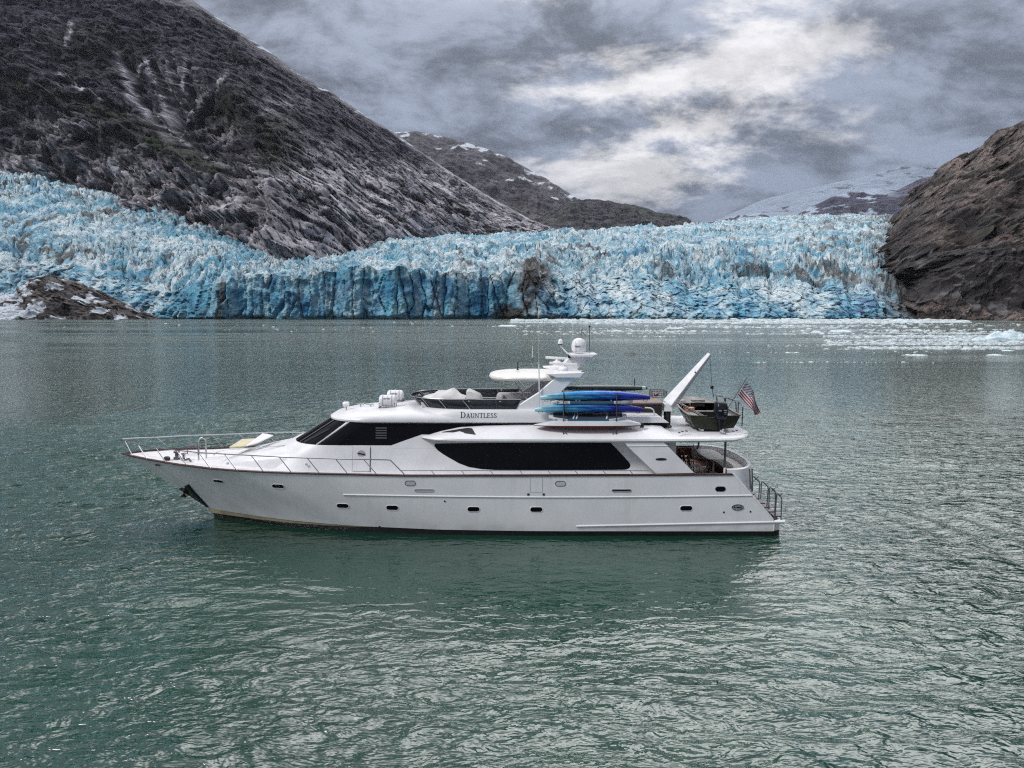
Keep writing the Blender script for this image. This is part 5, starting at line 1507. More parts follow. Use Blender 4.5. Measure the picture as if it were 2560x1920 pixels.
GL = {
 'D': (0.86, rect(0.12, 0, 0.12 + TK, 1) + rect(0.02, 0, 0.36, TH) + rect(0.02, 1 - TH, 0.36, 1) + arc_band(0.34, 0.5, 0.46, 0.5, -90, 90, TH, TK)),
 'A': (0.88, bar2(0.16, 0, 0.46, 1, 0.07) + bar2(0.72, 0, 0.42, 1, 0.16) + rect(0.26, 0.30, 0.62, 0.30 + TH) + rect(0.03, 0, 0.30, TH) + rect(0.56, 0, 0.88, TH)),
 'U': (0.88, rect(0.12, 0.32, 0.12 + TK, 1) + rect(0.66, 0.32, 0.66 + 0.08, 1) + rect(0.02, 1 - TH, 0.37, 1) + rect(0.56, 1 - TH, 0.84, 1) + arc_band(0.43, 0.34, 0.31, 0.34, 180, 360, 0.08, TK * 0.8)),
 'N': (0.94, rect(0.14, 0, 0.21, 1) + rect(0.73, 0, 0.80, 1) + bar2(0.74, 0, 0.18, 1, 0.16) + rect(0.03, 0, 0.32, TH) + rect(0.03, 1 - TH, 0.24, 1) + rect(0.63, 1 - TH, 0.91, 1)),
 'T': (0.80, rect(0.33, 0, 0.33 + TK, 1) + rect(0.04, 1 - 0.07, 0.77, 1) + rect(0.22, 0, 0.59, TH) + rect(0.04, 0.80, 0.09, 1) + rect(0.72, 0.80, 0.77, 1)),
 'L': (0.72, rect(0.12, 0, 0.12 + TK, 1) + rect(0.02, 0, 0.68, 0.065) + rect(0.02, 1 - TH, 0.37, 1) + rect(0.63, 0, 0.68, 0.26)),
 'E': (0.74, rect(0.12, 0, 0.12 + TK, 1) + rect(0.02, 0, 0.68, 0.065) + rect(0.02, 1 - 0.065, 0.65, 1) + rect(0.2, 0.48, 0.50, 0.54) + rect(0.63, 0, 0.68, 0.25) + rect(0.60, 0.77, 0.65, 1) + rect(0.47, 0.40, 0.515, 0.62)),
 'S': (0.66, arc_band(0.32, 0.755, 0.24, 0.245, 30, 255, 0.06, TK) + arc_band(0.32, 0.265, 0.26, 0.265, -150, 75, 0.06, TK) + [[(0.20, 0.62), (0.36, 0.42), (0.50, 0.44), (0.26, 0.66)]] + rect(0.50, 0.74, 0.55, 0.97) + rect(0.08, 0.04, 0.13, 0.28)),
}
def lettering(text, sizes, x0, zbase, yface, width, slope=0.0):
    tot = sum(GL[c][0] * s_ for c, s_ in zip(text, sizes))
    k = width / tot; x = x0; m_ = MB(); lay = 0
    for c, s_ in zip(text, sizes):
        for q in GL[c][1]:
            lay += 1
            d_ = 0.0002 * (lay % 7)
            P = []
            for gx_, gz_ in q:
                xx, zz = x + gx_ * s_ * k, zbase + gz_ * s_ * k * 0.92 + slope * (x - x0)
                P.append((xx, zz))
            vs = [(a, yface(a, b) - 0.006 - d_, b) for a, b in P] + [(a, yface(a, b) + 0.004, b) for a, b in P]
            m_.add(vs, [(0, 1, 2, 3), (7, 6, 5, 4), (0, 4, 5, 1), (1, 5, 6, 2), (2, 6, 7, 3), (3, 7, 4, 0)])
        x += GL[c][0] * s_ * k
    return m_
def coam_y(x, z):
    hw = np.interp(z, [5.19, 5.45, 5.66, 5.74], [2.50, 2.495, 2.46, 2.40])
    xn = np.interp(z, [5.19, 5.45, 5.66, 5.74], [-6.6, -6.0, -5.2, -4.75]); L = np.interp(z, [5.19, 5.45, 5.66, 5.74], [4.6, 4.2, 3.4, 2.9])
    if x > xn + L:
        return -hw - 0.002
    s_ = max(0.0, (xn + L - x) / L) ** (2.2 / 2)
    return -hw * max(0.0, 1 - s_ * s_) ** (1 / 2.2) - 0.002
n0, n1 = at(1151, 1044, -2.4), at(1242.5, 1043.5, -2.4)
lettering('DAUNTLESS', [1.33] + [1.0] * 8, n0[0], n0[2], coam_y, n1[0] - n0[0], (n1[2] - n0[2]) / (n1[0] - n0[0])).build('name_lettering', INK, Y)
def word(text, size, c, name, parent, wrap=None):
    cu = bpy.data.curves.new(name, 'FONT'); cu.body = text; cu.size = size; cu.align_x = 'CENTER'; cu.offset = size * 0.02
    tmp = bpy.data.objects.new(name, cu); COL.objects.link(tmp)
    dg = bpy.context.evaluated_depsgraph_get()
    src = bpy.data.meshes.new_from_object(tmp.evaluated_get(dg))
    g = MB()
    vs = [(c[0] + v.co.x, wrap(v.co.x) if wrap else c[1], c[2] + v.co.y) for v in src.vertices]
    g.add(vs, [tuple(p.vertices) for p in src.polygons])
    bpy.data.objects.remove(tmp); bpy.data.curves.remove(cu); bpy.data.meshes.remove(src)
    return g.build(name, INK, parent)
c_ = at(1408, 911.5, -0.965)
word('FURUNO', 0.115, (c_[0], -0.9 - 0.064, c_[2] - 0.035), 'scanner_lettering', Y)
c_ = at(1447, 868, -0.38)
word('HyaStar', 0.125, (c_[0], 0, c_[2]), 'dome_lettering', dome, wrap=lambda x: -math.sqrt(max(0.375 ** 2 - x * x, 0)) - 0.004)

# ------------------------------------------------------------------ kayaks and boards on the rack
def plastic_blend(name, cols, x0, x1, rough=0.3):
    """rotomoulded plastic whose colour changes along its length in swirls"""
    m, t, p = new_mat(name)
    co = obj_co(t)
    x, y, z = t.sep(co)
    n = t.noise(t.mapping(co, sc=(1, 2, 5)), 1.6, 5, 0.6, 0.8)
    f = t.math('ADD', t.math('MULTIPLY', t.math('SUBTRACT', x, x0), 1.0 / (x1 - x0)), t.math('MULTIPLY', t.math('SUBTRACT', n, 0.5), 1.25))
    rp = t.n('ShaderNodeValToRGB')
    el = rp.color_ramp.elements
    while len(el) < len(cols):
        el.new(0.5)
    for e, (pos, c) in zip(el, cols):
        e.position = pos; e.color = (*c, 1)
    t.set(rp.inputs[0], f)
    t.set(p.inputs['Base Color'], rp.outputs[0])
    p.inputs['Roughness'].default_value = rough
    return m
def hullform(x0, x1, zc, yc, w, h, rock=0.06, tilt=0.0, n=34, k=16, flat=0.0, pw=0.75, bluff=0.0):
    rings = []
    for i in range(n + 1):
        u = i / n; q = 2 * u - 1
        f = max(1 - abs(q) ** 2.2, 0.0) ** pw
        f = max(f, 0.03 + bluff)
        x = x0 + (x1 - x0) * u
        zz = zc + rock * (q * q) * 1.0
        ring = []
        for j in range(k):
            a = 2 * math.pi * j / k
            cy, cz = math.copysign(abs(math.cos(a)) ** 0.8, math.cos(a)) * w / 2 * f, math.copysign(abs(math.sin(a)) ** 0.85, math.sin(a)) * h / 2 * (0.35 + 0.65 * f)
            if flat and cz > 0:
                cz *= flat
            ring.append((x, yc + cy * math.cos(tilt) - cz * math.sin(tilt), zz + cy * math.sin(tilt) + cz * math.cos(tilt)))
        rings.append(ring)
    return MB().loft(rings)
KY = -2.72
def span(pa, pb, py, yl):
    a, b = at(pa, py, yl), at(pb, py, yl)
    return a[0], b[0], (a[2] + b[2]) / 2
BLUES = [(0.0, (0.26, 0.48, 0.56)), (0.25, (0.07, 0.36, 0.60)), (0.48, (0.02, 0.20, 0.55)), (0.70, (0.012, 0.04, 0.40)), (1.0, (0.010, 0.008, 0.24))]
for k, (pa, pb, py, lab) in enumerate(((1351, 1625.5, 989, 'blue kayak on top of the rack on the yacht boat deck'), (1337, 1607, 1019, 'blue kayak in the middle of the rack above the lower paddleboard'))):
    x0, x1, z = span(pa, pb, py, KY)
    ky = thing('kayak', lab, 'kayak', ((x0 + x1) / 2, BOAT_Y + KY, z - 0.2), 'blue kayaks on the rack')
    L2 = (x1 - x0) / 2
    m = hullform(x0, x1, z, KY, 0.72, 0.45, rock=-0.10, tilt=R(-14), pw=0.75)
    m.build('kayak_hull', plastic_blend('kayak_plastic', BLUES, -L2, L2), ky, angle=60)
    # cockpit rim under the upturned hull, seat straps, carry handles
    mid = (x0 + x1) / 2
    rim = [(mid + 0.5 * math.cos(q), KY + 0.25 * math.sin(q), z - 0.21) for q in (2 * math.pi * i / 24 for i in range(24))]
    MB().tube(rim, 0.025, 6, closed=True).build('cockpit_rim', BLACK, ky)
    for xx in (x0 + 0.25, x1 - 0.25):
        hoopp = [(xx - 0.12, KY - 0.02, z - 0.16), (xx - 0.05, KY - 0.06, z - 0.25), (xx + 0.08, KY - 0.06, z - 0.25), (xx + 0.14, KY - 0.02, z - 0.17)]
        MB().tube(hoopp, 0.012, 6).build('carry_handle', BLACK, ky)
    for xx in (RACK[0], RACK[1]):
        u_ = (xx - x0) / (x1 - x0); f_ = max(1 - abs(2 * u_ - 1) ** 2.2, 0.0) ** 0.62
        ring = [(xx + 0.05, KY + (0.37 * f_) * math.cos(q), z - 0.10 * (2 * u_ - 1) ** 2 + 0.235 * (0.35 + 0.65 * f_) * math.sin(q)) for q in (2 * math.pi * i / 20 for i in range(20))]
        MB().tube(ring, 0.016, 4, closed=True).build('lashing_strap', BLACK, ky)
    seam = [(x0 + (x1 - x0) * (0.06 + 0.88 * i / 20), KY - 0.36 * max(1 - abs(2 * (0.06 + 0.88 * i / 20) - 1) ** 2.2, 0.0) ** 0.62 - 0.004, z - 0.10 * (2 * (0.06 + 0.88 * i / 20) - 1) ** 2 + 0.09) for i in range(21)]
    MB().tube(seam, 0.010, 4).build('hull_seam', INK, ky)
    strap = [(x0 + 0.5 + 0.25 * i, KY - 0.30 + 0.04 * (i % 2), z - 0.17 - 0.06 * (i % 2)) for i in range(4)]
    MB().tube(strap, 0.010, 6).build('deck_line', BLACK, ky)
TEALB = plain('slate_blue_board', (0.035, 0.10, 0.17), 0.5); BWHITE = plain('board_white', (0.60, 0.62, 0.64), 0.45); BDARK = plain('board_deck_pad', (0.03, 0.045, 0.07), 0.7)
def paddleboard(pa, pb, py, yl, tilt, label, wid):
    x0, x1, z = span(pa, pb, py, yl)
    b = thing('paddleboard', label, 'paddleboard', ((x0 + x1) / 2, BOAT_Y + yl, z - 0.1), 'inflatable paddleboards on the rack')
    L = x1 - x0; n = 40
    def outline(f, a0, a1):
        out = []
        for i in range(n + 1):
            u = a0 + (a1 - a0) * i / n; q = 2 * u - 1
            out.append((x0 + L * u, wid / 2 * f * max(1 - abs(q) ** 3.2, 0.0) ** 0.6))
        return out
    def pt(x, y, dz):
        return (x, yl + y * math.cos(tilt) - dz * math.sin(tilt), z + 0.05 * ((x - (x0 + x1) / 2) / L * 2) ** 2 + y * math.sin(tilt) + dz * math.cos(tilt))
    def slab(a0, a1, name, mat):
        rows = []
        for x, y in outline(1.0, a0, a1):
            y = max(y, 0.01)
            t_ = min(0.075, y)
            rows.append([pt(x, -y, 0), pt(x, -y + 0.3 * t_, 0.9 * t_), pt(x, -y * 0.8, t_), pt(x, y * 0.8, t_), pt(x, y - 0.3 * t_, 0.9 * t_), pt(x, y, 0), pt(x, y - 0.3 * t_, -0.9 * t_), pt(x, y * 0.8, -t_), pt(x, -y * 0.8, -t_), pt(x, -y + 0.3 * t_, -0.9 * t_)])
        return MB().loft(rows).build(name, mat, b, angle=50)
    slab(0.0, 0.235, 'nose', BWHITE); slab(0.235, 0.76, 'middle', TEALB); slab(0.76, 1.0, 'tail', BWHITE)
    rows = []
    for x, y in outline(0.82, 0.06, 0.94):
        rows.append([pt(x, -y, 0.078), pt(x, y, 0.078), pt(x, y, 0.088), pt(x, -y, 0.088)])
    MB().loft(rows).build('deck_pad', BDARK, b)
    for u in (0.3, 0.34, 0.72):
        x = x0 + L * u
        MB().loft([[pt(x, -wid * 0.4, 0.089), pt(x + 0.06, -wid * 0.4, 0.089), pt(x + 0.06, -wid * 0.4, 0.1), pt(x, -wid * 0.4, 0.1)], [pt(x + 0.15, wid * 0.4, 0.089), pt(x + 0.21, wid * 0.4, 0.089), pt(x + 0.21, wid * 0.4, 0.1), pt(x + 0.15, wid * 0.4, 0.1)]]).build('board_stripe', BWHITE, b)
    c = pt(x0 + L * 0.09, -wid * 0.36, 0.0)
    MB().lathe([(0.03, -0.02), (0.03, 0.02), (0, 0.02)], (c[0], c[1] - 0.01, c[2]), 10, 'y').build('valve', BLACK, b)
    return b
paddleboard(1375, 1582, 1005.5, KY, R(0), 'slate-blue and white paddleboard between the two blue kayaks', 0.72)
paddleboard(1371, 1567, 1043, KY, R(21), 'tilted slate-blue and white paddleboard below both kayaks, showing its dark deck', 0.86)
# long white board with a red bottom, lowest on the rack
x0, x1, z = span(1334.7, 1606, 1062, -2.85)
sb = thing('sailing_board', 'long white board with a dark red underside, lowest on the rack', 'board', ((x0 + x1) / 2, BOAT_Y - 2.85, z - 0.1))
RED = plain('dark_red_hull', (0.16, 0.02, 0.012), 0.35)
n = 36
def sbw(u): return 0.44 * max(1 - abs(2 * u - 1) ** 2.6, 0.0) ** 0.7 * (1.0 if u < 0.5 else 1.0)
rowsT, rowsB = [], []
for i in range(n + 1):
    u = i / n; w = max(sbw(u), 0.03); x = x0 + (x1 - x0) * u; zc = z + 0.02 * math.sin(u * math.pi)
    top = 0.22 * min(1, u * 4.5 + 0.04) * min(1, (1 - u) * 6 + 0.25)
    bot = 0.17 * max(math.sin(math.pi * u), 0.0) ** 1.1
    rowsT.append([(x, -2.85 - w, zc), (x, -2.85 - w * 0.82, zc + top * 0.8), (x, -2.85 - w * 0.4, zc + top), (x, -2.85 + w * 0.4, zc + top), (x, -2.85 + w * 0.82, zc + top * 0.8), (x, -2.85 + w, zc)])
    rowsB.append([(x, -2.85 - w, zc - 0.003), (x, -2.85 - w * 0.9, zc - bot * 0.5 - 0.03), (x, -2.85, zc - bot - 0.035), (x, -2.85 + w * 0.9, zc - bot * 0.5 - 0.03), (x, -2.85 + w, zc - 0.003)])
MB().loft(rowsT).build('board_top', BWHITE, sb, angle=50)
MB().loft(rowsB).build('board_bottom', RED, sb, angle=50)
MB().box((x1 - 0.02, -2.85, z - 0.02), (0.16, 0.14, 0.22)).build('rudder_bracket', BLACK, sb, bevel=0.02)
# dark green canoe, bottom up on its cradle on the far side
x0, x1, z = span(1396, 1618, 968, 1.65)
cn = thing('canoe', 'dark green canoe upside down behind the blue kayaks on the boat deck', 'canoe', ((x0 + x1) / 2, BOAT_Y + 1.65, z - 0.2))
m = hullform(x0, x1, z - 0.03, 1.65, 0.85, 0.34, rock=-0.02, pw=0.45, bluff=0.12)
m.build('canoe_hull', plain('green_canoe_hull', (0.010, 0.040, 0.040), 0.35, var=0.4, vscale=2.5), cn, angle=60)
for sg in (-1, 1):
    g = [(x0 + (x1 - x0) * i / 20, 1.65 + sg * 0.43 * max(1 - abs(2 * i / 20 - 1) ** 2.2, 0.03) ** 0.45, z - 0.05) for i in range(21)]
    MB().tube(g, 0.022, 6).build('gunwale', BLACK, cn)
MB().box((x1 - 0.22, 1.45, z - 0.01), (0.16, 0.5, 0.16)).build('end_badge', plain('pale_badge', (0.35, 0.45, 0.46), 0.5), cn, bevel=0.02)

# ------------------------------------------------------------------ life rafts on the wheelhouse roof
RAFT = plain('raft_canister', (0.78, 0.78, 0.80), 0.3, var=0.05)
for px, py, yl, lab in ((969.5, 1000.5, -0.95, 'white life raft canister on the near side of the wheelhouse roof'), (988.5, 988, 0.75, 'white life raft canister on the far side of the wheelhouse roof')):
    c = Vector(at(px, py, yl))
    lr = thing('life_raft', lab, 'life raft', (c.x, BOAT_Y + yl, c.z - 0.36), 'life raft canisters on the wheelhouse roof')
    m = MB(); m.lathe([(0.0, -0.40), (0.18, -0.40), (0.235, -0.36), (0.265, -0.28), (0.265, -0.03), (0.285, -0.03), (0.285, 0.03), (0.265, 0.03), (0.265, 0.28), (0.235, 0.36), (0.18, 0.40), (0.0, 0.40)], c, 22, 'x')
    m.build('canister', RAFT, lr, angle=30)
    for dx in (-0.22, 0.22):
        m = MB(); m.lathe([(0.268, -0.025), (0.275, -0.025), (0.275, 0.025), (0.268, 0.025)], (c.x + dx, c.y, c.z), 22, 'x'); m.build('strap', GREY, lr)
    m = MB()
    zb = c.z - 0.36
    for dy in (-0.24, 0.24):
        m.tube([(c.x - 0.42, c.y + dy, zb + 0.04), (c.x + 0.42, c.y + dy, zb + 0.04)], 0.018, 6)
        for dx in (-0.38, 0.38):
            m.tube([(c.x + dx, c.y + dy, zb), (c.x + dx, c.y + dy * 1.05, c.z - 0.10)], 0.018, 6)
    for dx in (-0.38, 0.38):
        m.tube([(c.x + dx, c.y - 0.24, zb + 0.04), (c.x + dx, c.y + 0.24, zb + 0.04)], 0.018, 6)
    m.build('cradle', DARKST, lr)
    MB().box((c.x - 0.02, c.y - 0.25, c.z + 0.10), (0.30, 0.03, 0.045), Matrix.Rotation(R(22), 3, 'X')).build('label_strip', INK, lr)

# ------------------------------------------------------------------ aluminium tender on the boat deck, stern towards the camera
def tender():
    SY, BY = -2.15, 2.45; xc0, xc1 = 9.58, 9.66
    t = thing('tender_boat', 'olive aluminium tender with a black outboard, chocked on the boat deck under the crane', 'boat', (xc0, BOAT_Y + SY, 4.72))
    def sec(u):
        y = SY + (BY - SY) * u
        hwg = 1.20 * (1 - max(0, (u - 0.45) / 0.55) ** 2.4 * 0.62); hwb = 0.90 * (1 - max(0, (u - 0.3) / 0.7) ** 2.0 * 0.93)
        zg = 5.46 + 0.05 * u + 0.36 * max(0, u - 0.25) ** 1.5; zb = 4.80 + 0.42 * max(0, u - 0.55) ** 1.6 / 0.45 ** 1.6
        return y, xc0 + (xc1 - xc0) * u, hwg, hwb, zg, zb
    ALU = plain('olive_aluminium', (0.030, 0.031, 0.020), 0.42, metal=0.2, var=0.35, vscale=2.2); INS = plain('pale_inner_paint', (0.05, 0.047, 0.042), 0.55, var=0.4, vscale=3); GUN = plain('bare_gunwale', (0.17, 0.158, 0.15), 0.45, metal=0.3, var=0.25)
    N = 22
    rows = []
    for i in range(N + 1):
        y, xc, hg, hb, zg, zb = sec(i / N)
        rows.append([(xc - hg, y, zg), (xc - (hg * 0.45 + hb * 0.55), y, zb + 0.30), (xc - hb, y, zb + 0.07), (xc, y, zb - 0.03), (xc + hb, y, zb + 0.07), (xc + (hg * 0.45 + hb * 0.55), y, zb + 0.30), (xc + hg, y, zg)])
    m = MB(); m.grid(rows)
    y, xc, hg, hb, zg, zb = sec(0)
    tr = [(xc - hg, zg), (xc - 0.34, zg - 0.02), (xc - 0.28, zg - 0.10), (xc + 0.28, zg - 0.10), (xc + 0.34, zg - 0.02), (xc + hg, zg), (xc + (hg * .45 + hb * .55), zb + 0.30), (xc + hb, zb + 0.07), (xc, zb - 0.03), (xc - hb, zb + 0.07), (xc - (hg * .45 + hb * .55), zb + 0.30)]
    m.build('tender_hull', ALU, t, thick=0.03, angle=30)
    MB().prism(tr, y - 0.0, y + 0.06).build('transom', ALU, t, bevel=0.01)
    rows2 = []
    for i in range(N + 1):
        y, xc, hg, hb, zg, zb = sec(i / N)
        y += 0.06 if i == 0 else 0
        rows2.append([(xc - hb * 0.98, y, zb + 0.12), (xc, y, zb + 0.10), (xc + hb * 0.98, y, zb + 0.12)])
    MB().grid(rows2).build('floor', INS, t)
    for sg in (-1, 1):
        g = []
        for i in range(N + 1):
            y, xc, hg, hb, zg, zb = sec(i / N)
            g.append((xc + sg * hg, y, zg))
        rr = [[(x - 0.04, y, z - 0.02), (x + 0.04, y, z - 0.02), (x + 0.045, y, z + 0.03), (x - 0.045, y, z + 0.03)] for x, y, z in g]
        MB().loft(rr).build('gunwale', GUN, t)
    y, xc, hg, hb, zg, zb = sec(1)
    MB().box((xc, y, zg - 0.12), (2 * hg + 0.04, 0.06, 0.30)).build('bow_plate', GUN, t, bevel=0.02)
    rows3 = []
    for i in range(15, N + 1):
        y, xc, hg, hb, zg, zb = sec(i / N)
        rows3.append([(xc - hg, y, zg + 0.005), (xc, y, zg + 0.05), (xc + hg, y, zg + 0.005)])
    MB().grid(rows3).build('foredeck', GUN, t, thick=0.02)
    # benches, side lockers, console rack, oars, jerry can, fuel tank
    y, xc, hg, hb, zg, zb = sec(0.5)
    MB().box((xc, y, zg - 0.22), (1.85, 0.36, 0.05)).build('bench', GUN, t, bevel=0.01)
    MB().box((xc, y, zg - 0.42), (1.6, 0.28, 0.34)).build('bench_base', INS, t)
    y, xc, hg, hb, zg, zb = sec(0.16)
    MB().box((xc - 0.86, y + 0.25, zg - 0.10), (0.42, 1.15, 0.06)).build('side_seat', GUN, t, bevel=0.02)
    MB().box((xc - 0.86, y + 0.25, zg - 0.34), (0.34, 1.0, 0.40)).build('side_locker', LK, t)
    MB().box((xc + 0.86, y + 0.3, zg - 0.12), (0.36, 1.0, 0.06)).build('side_seat', GUN, t, bevel=0.02)
    for k in range(5):
        yy = SY + 0.5 + k * 0.42
        MB().tube([(xc - 1.12, yy, 5.50), (xc - 1.02, yy + 0.02, 5.66), (xc - 0.95, yy + 0.1, 5.66), (xc - 0.90, yy + 0.16, 5.52)], 0.016, 6).build('grab_hoop', STEEL, t)
    for k, (a, b) in enumerate((((xc - 0.5, SY + 0.5, 5.36), (xc - 1.0, SY + 3.0, 5.62)), ((xc - 0.35, SY + 0.45, 5.34), (xc - 0.85, SY + 3.1, 5.60)))):
        g = MB(); g.tube([a, b], 0.022, 6); oo = g.build('oar', GUN, t)
    ORG = plain('orange_jerry_can', (0.62, 0.20, 0.05), 0.45)
    MB().box((xc - 0.62, SY + 2.35, 5.36), (0.42, 0.34, 0.30), Matrix.Rotation(R(20), 3, 'Z')).build('fuel_can', ORG, t, bevel=0.05, seg=3)
    MB().box((xc - 0.78, SY + 3.3, 5.62), (0.32, 0.2, 0.32)).build('bow_bag', SEAT, t, bevel=0.06, seg=3)
    MB().box((xc + 0.1, SY + 3.55, 5.58), (0.7, 0.3, 0.34)).build('bow_locker', GUN, t, bevel=0.03)
    for k, xx in enumerate((xc - 0.55, xc + 0.42)):
        MB().box((xx, SY + 0.35, 4.735), (0.16, 0.5, 0.10)).build('chock', WHITE, t, bevel=0.02)
        MB().box((xx, BY - 1.2, 4.80), (0.16, 0.5, 0.24)).build('chock', WHITE, t, bevel=0.02)
    # outboard motor
    ox, oy = xc + 0.20, SY - 0.20
    COWL = plain('black_cowling', (0.006, 0.007, 0.012), 0.35, spec=0.3)
    def rr_(x, y, z, a, b, n=20, e=0.55):
        return [(x + a * math.copysign(abs(math.cos(q)) ** e, math.cos(q)), y + b * math.copysign(abs(math.sin(q)) ** e, math.sin(q)), z) for q in (2 * math.pi * i / n for i in range(n))]
    m = MB(); m.loft([rr_(ox, oy, 5.34, 0.21, 0.25), rr_(ox, oy, 5.42, 0.27, 0.31), rr_(ox, oy - 0.01, 5.62, 0.30, 0.345), rr_(ox, oy - 0.01, 5.90, 0.29, 0.34), rr_(ox, oy + 0.01, 6.06, 0.26, 0.30), rr_(ox, oy + 0.03, 6.14, 0.18, 0.22)])
    co = m.build('outboard_cowling', COWL, t, angle=40)
    m = MB(); m.loft([rr_(ox, oy - 0.01, 5.885, 0.262, 0.342), rr_(ox, oy, 5.925, 0.256, 0.332)]); m.build('cowling_band', plain('silver_band', (0.30, 0.31, 0.36), 0.3), co)
    for j, (dx, dz, w, h) in enumerate(((-0.12, 5.76, 0.14, 0.06), (0.12, 5.77, 0.15, 0.05), (0.12, 5.68, 0.14, 0.025), (0.12, 5.60, 0.10, 0.02))):
        MB().box((ox + dx, oy - 0.352, dz), (w, 0.012, h)).build('cowling_decal', plain('silver_decal', (0.28, 0.29, 0.34), 0.35), co)
    m = MB(); m.loft([rr_(ox, oy, 4.86, 0.10, 0.20), rr_(ox, oy, 5.10, 0.13, 0.21), rr_(ox, oy, 5.36, 0.19, 0.25)]); m.build('outboard_midsection', COWL, t, angle=40)
    m = MB(); m.box((ox, oy + 0.27, 5.28), (0.30, 0.20, 0.34)); m.build('motor_bracket', BLACK, t, bevel=0.02)
    # tilted leg with the propeller hanging just over the edge of the deck
    m = MB(); m.loft([rr_(ox, oy, 4.88, 0.07, 0.16), rr_(ox, oy - 0.12, 4.76, 0.06, 0.15)]); m.box((ox, oy - 0.22, 4.80), (0.03, 0.42, 0.10)); m.build('outboard_leg', COWL, t)
    g = MB(); g.lathe([(0.0, -0.22), (0.06, -0.16), (0.075, 0.0), (0.065, 0.12), (0.0, 0.15)], (ox, oy - 0.30, 4.77), 14, 'y'); go = g.build('gearcase', GREY, t)
    for j in range(3):
        a = R(90 + 120 * j)
        g = MB(); cc = Vector((ox, oy - 0.46, 4.77)); dv = Vector((math.cos(a), 0, math.sin(a))); sv = Vector((-math.sin(a), 0.35, math.cos(a))).normalized()
        ring = [cc + dv * r + sv * w for r, w in ((0.03, -0.03), (0.10, -0.075), (0.15, -0.06), (0.16, 0.0), (0.13, 0.05), (0.03, 0.03))]
        g.add(ring, [tuple(range(6))]); g.build('propeller_blade', STEEL, t, thick=0.008)
tender()

# crab pot on the locker
def crab_pot():
    c = Vector(at(1645, 984, 1.0)); w, d_, h = 0.36, 0.36, 0.34
    z0 = 5.95
    t = thing('crab_pot', 'square wire crab pot standing on the brown deck locker', 'crab pot', (c.x, BOAT_Y + 1.0, z0))
    m = MB()
    for z in (z0 + 0.01, z0 + h):
        m.tube([(c.x - w, 1.0 - d_, z), (c.x + w, 1.0 - d_, z), (c.x + w, 1.0 + d_, z), (c.x - w, 1.0 + d_, z)], 0.016, 6, closed=True)
    for i in (-1, 1):
        for j in (-1, 1):
            m.tube([(c.x + i * w, 1.0 + j * d_, z0), (c.x + i * w, 1.0 + j * d_, z0 + h)], 0.016, 6)
    m.build('pot_frame', DARKST, t)
    m = MB()
    for k in range(1, 6):
        f = -1 + 2 * k / 6
        for j in (-1, 1):
            m.tube([(c.x + f * w, 1.0 + j * d_, z0), (c.x + f * w, 1.0 + j * d_, z0 + h)], 0.006, 4); m.tube([(c.x + j * w, 1.0 + f * d_, z0), (c.x + j * w, 1.0 + f * d_, z0 + h)], 0.006, 4)
        m.tube([(c.x + f * w, 1.0 - d_, z0 + h), (c.x + f * w, 1.0 + d_, z0 + h)], 0.006, 4)
    for z in (z0 + h * 0.33, z0 + h * 0.66):
        m.tube([(c.x - w, 1.0 - d_, z), (c.x + w, 1.0 - d_, z), (c.x + w, 1.0 + d_, z), (c.x - w, 1.0 + d_, z)], 0.006, 4, closed=True)
    m.build('wire_mesh', DARKST, t)
    m = MB(); m.lathe([(0.0, 0), (0.10, 0.03), (0.13, 0.09), (0.10, 0.16), (0.0, 0.19)], (c.x - 0.1, 0.9, z0 + 0.02), 12); m.build('bait_buoy', RED, t)
crab_pot()

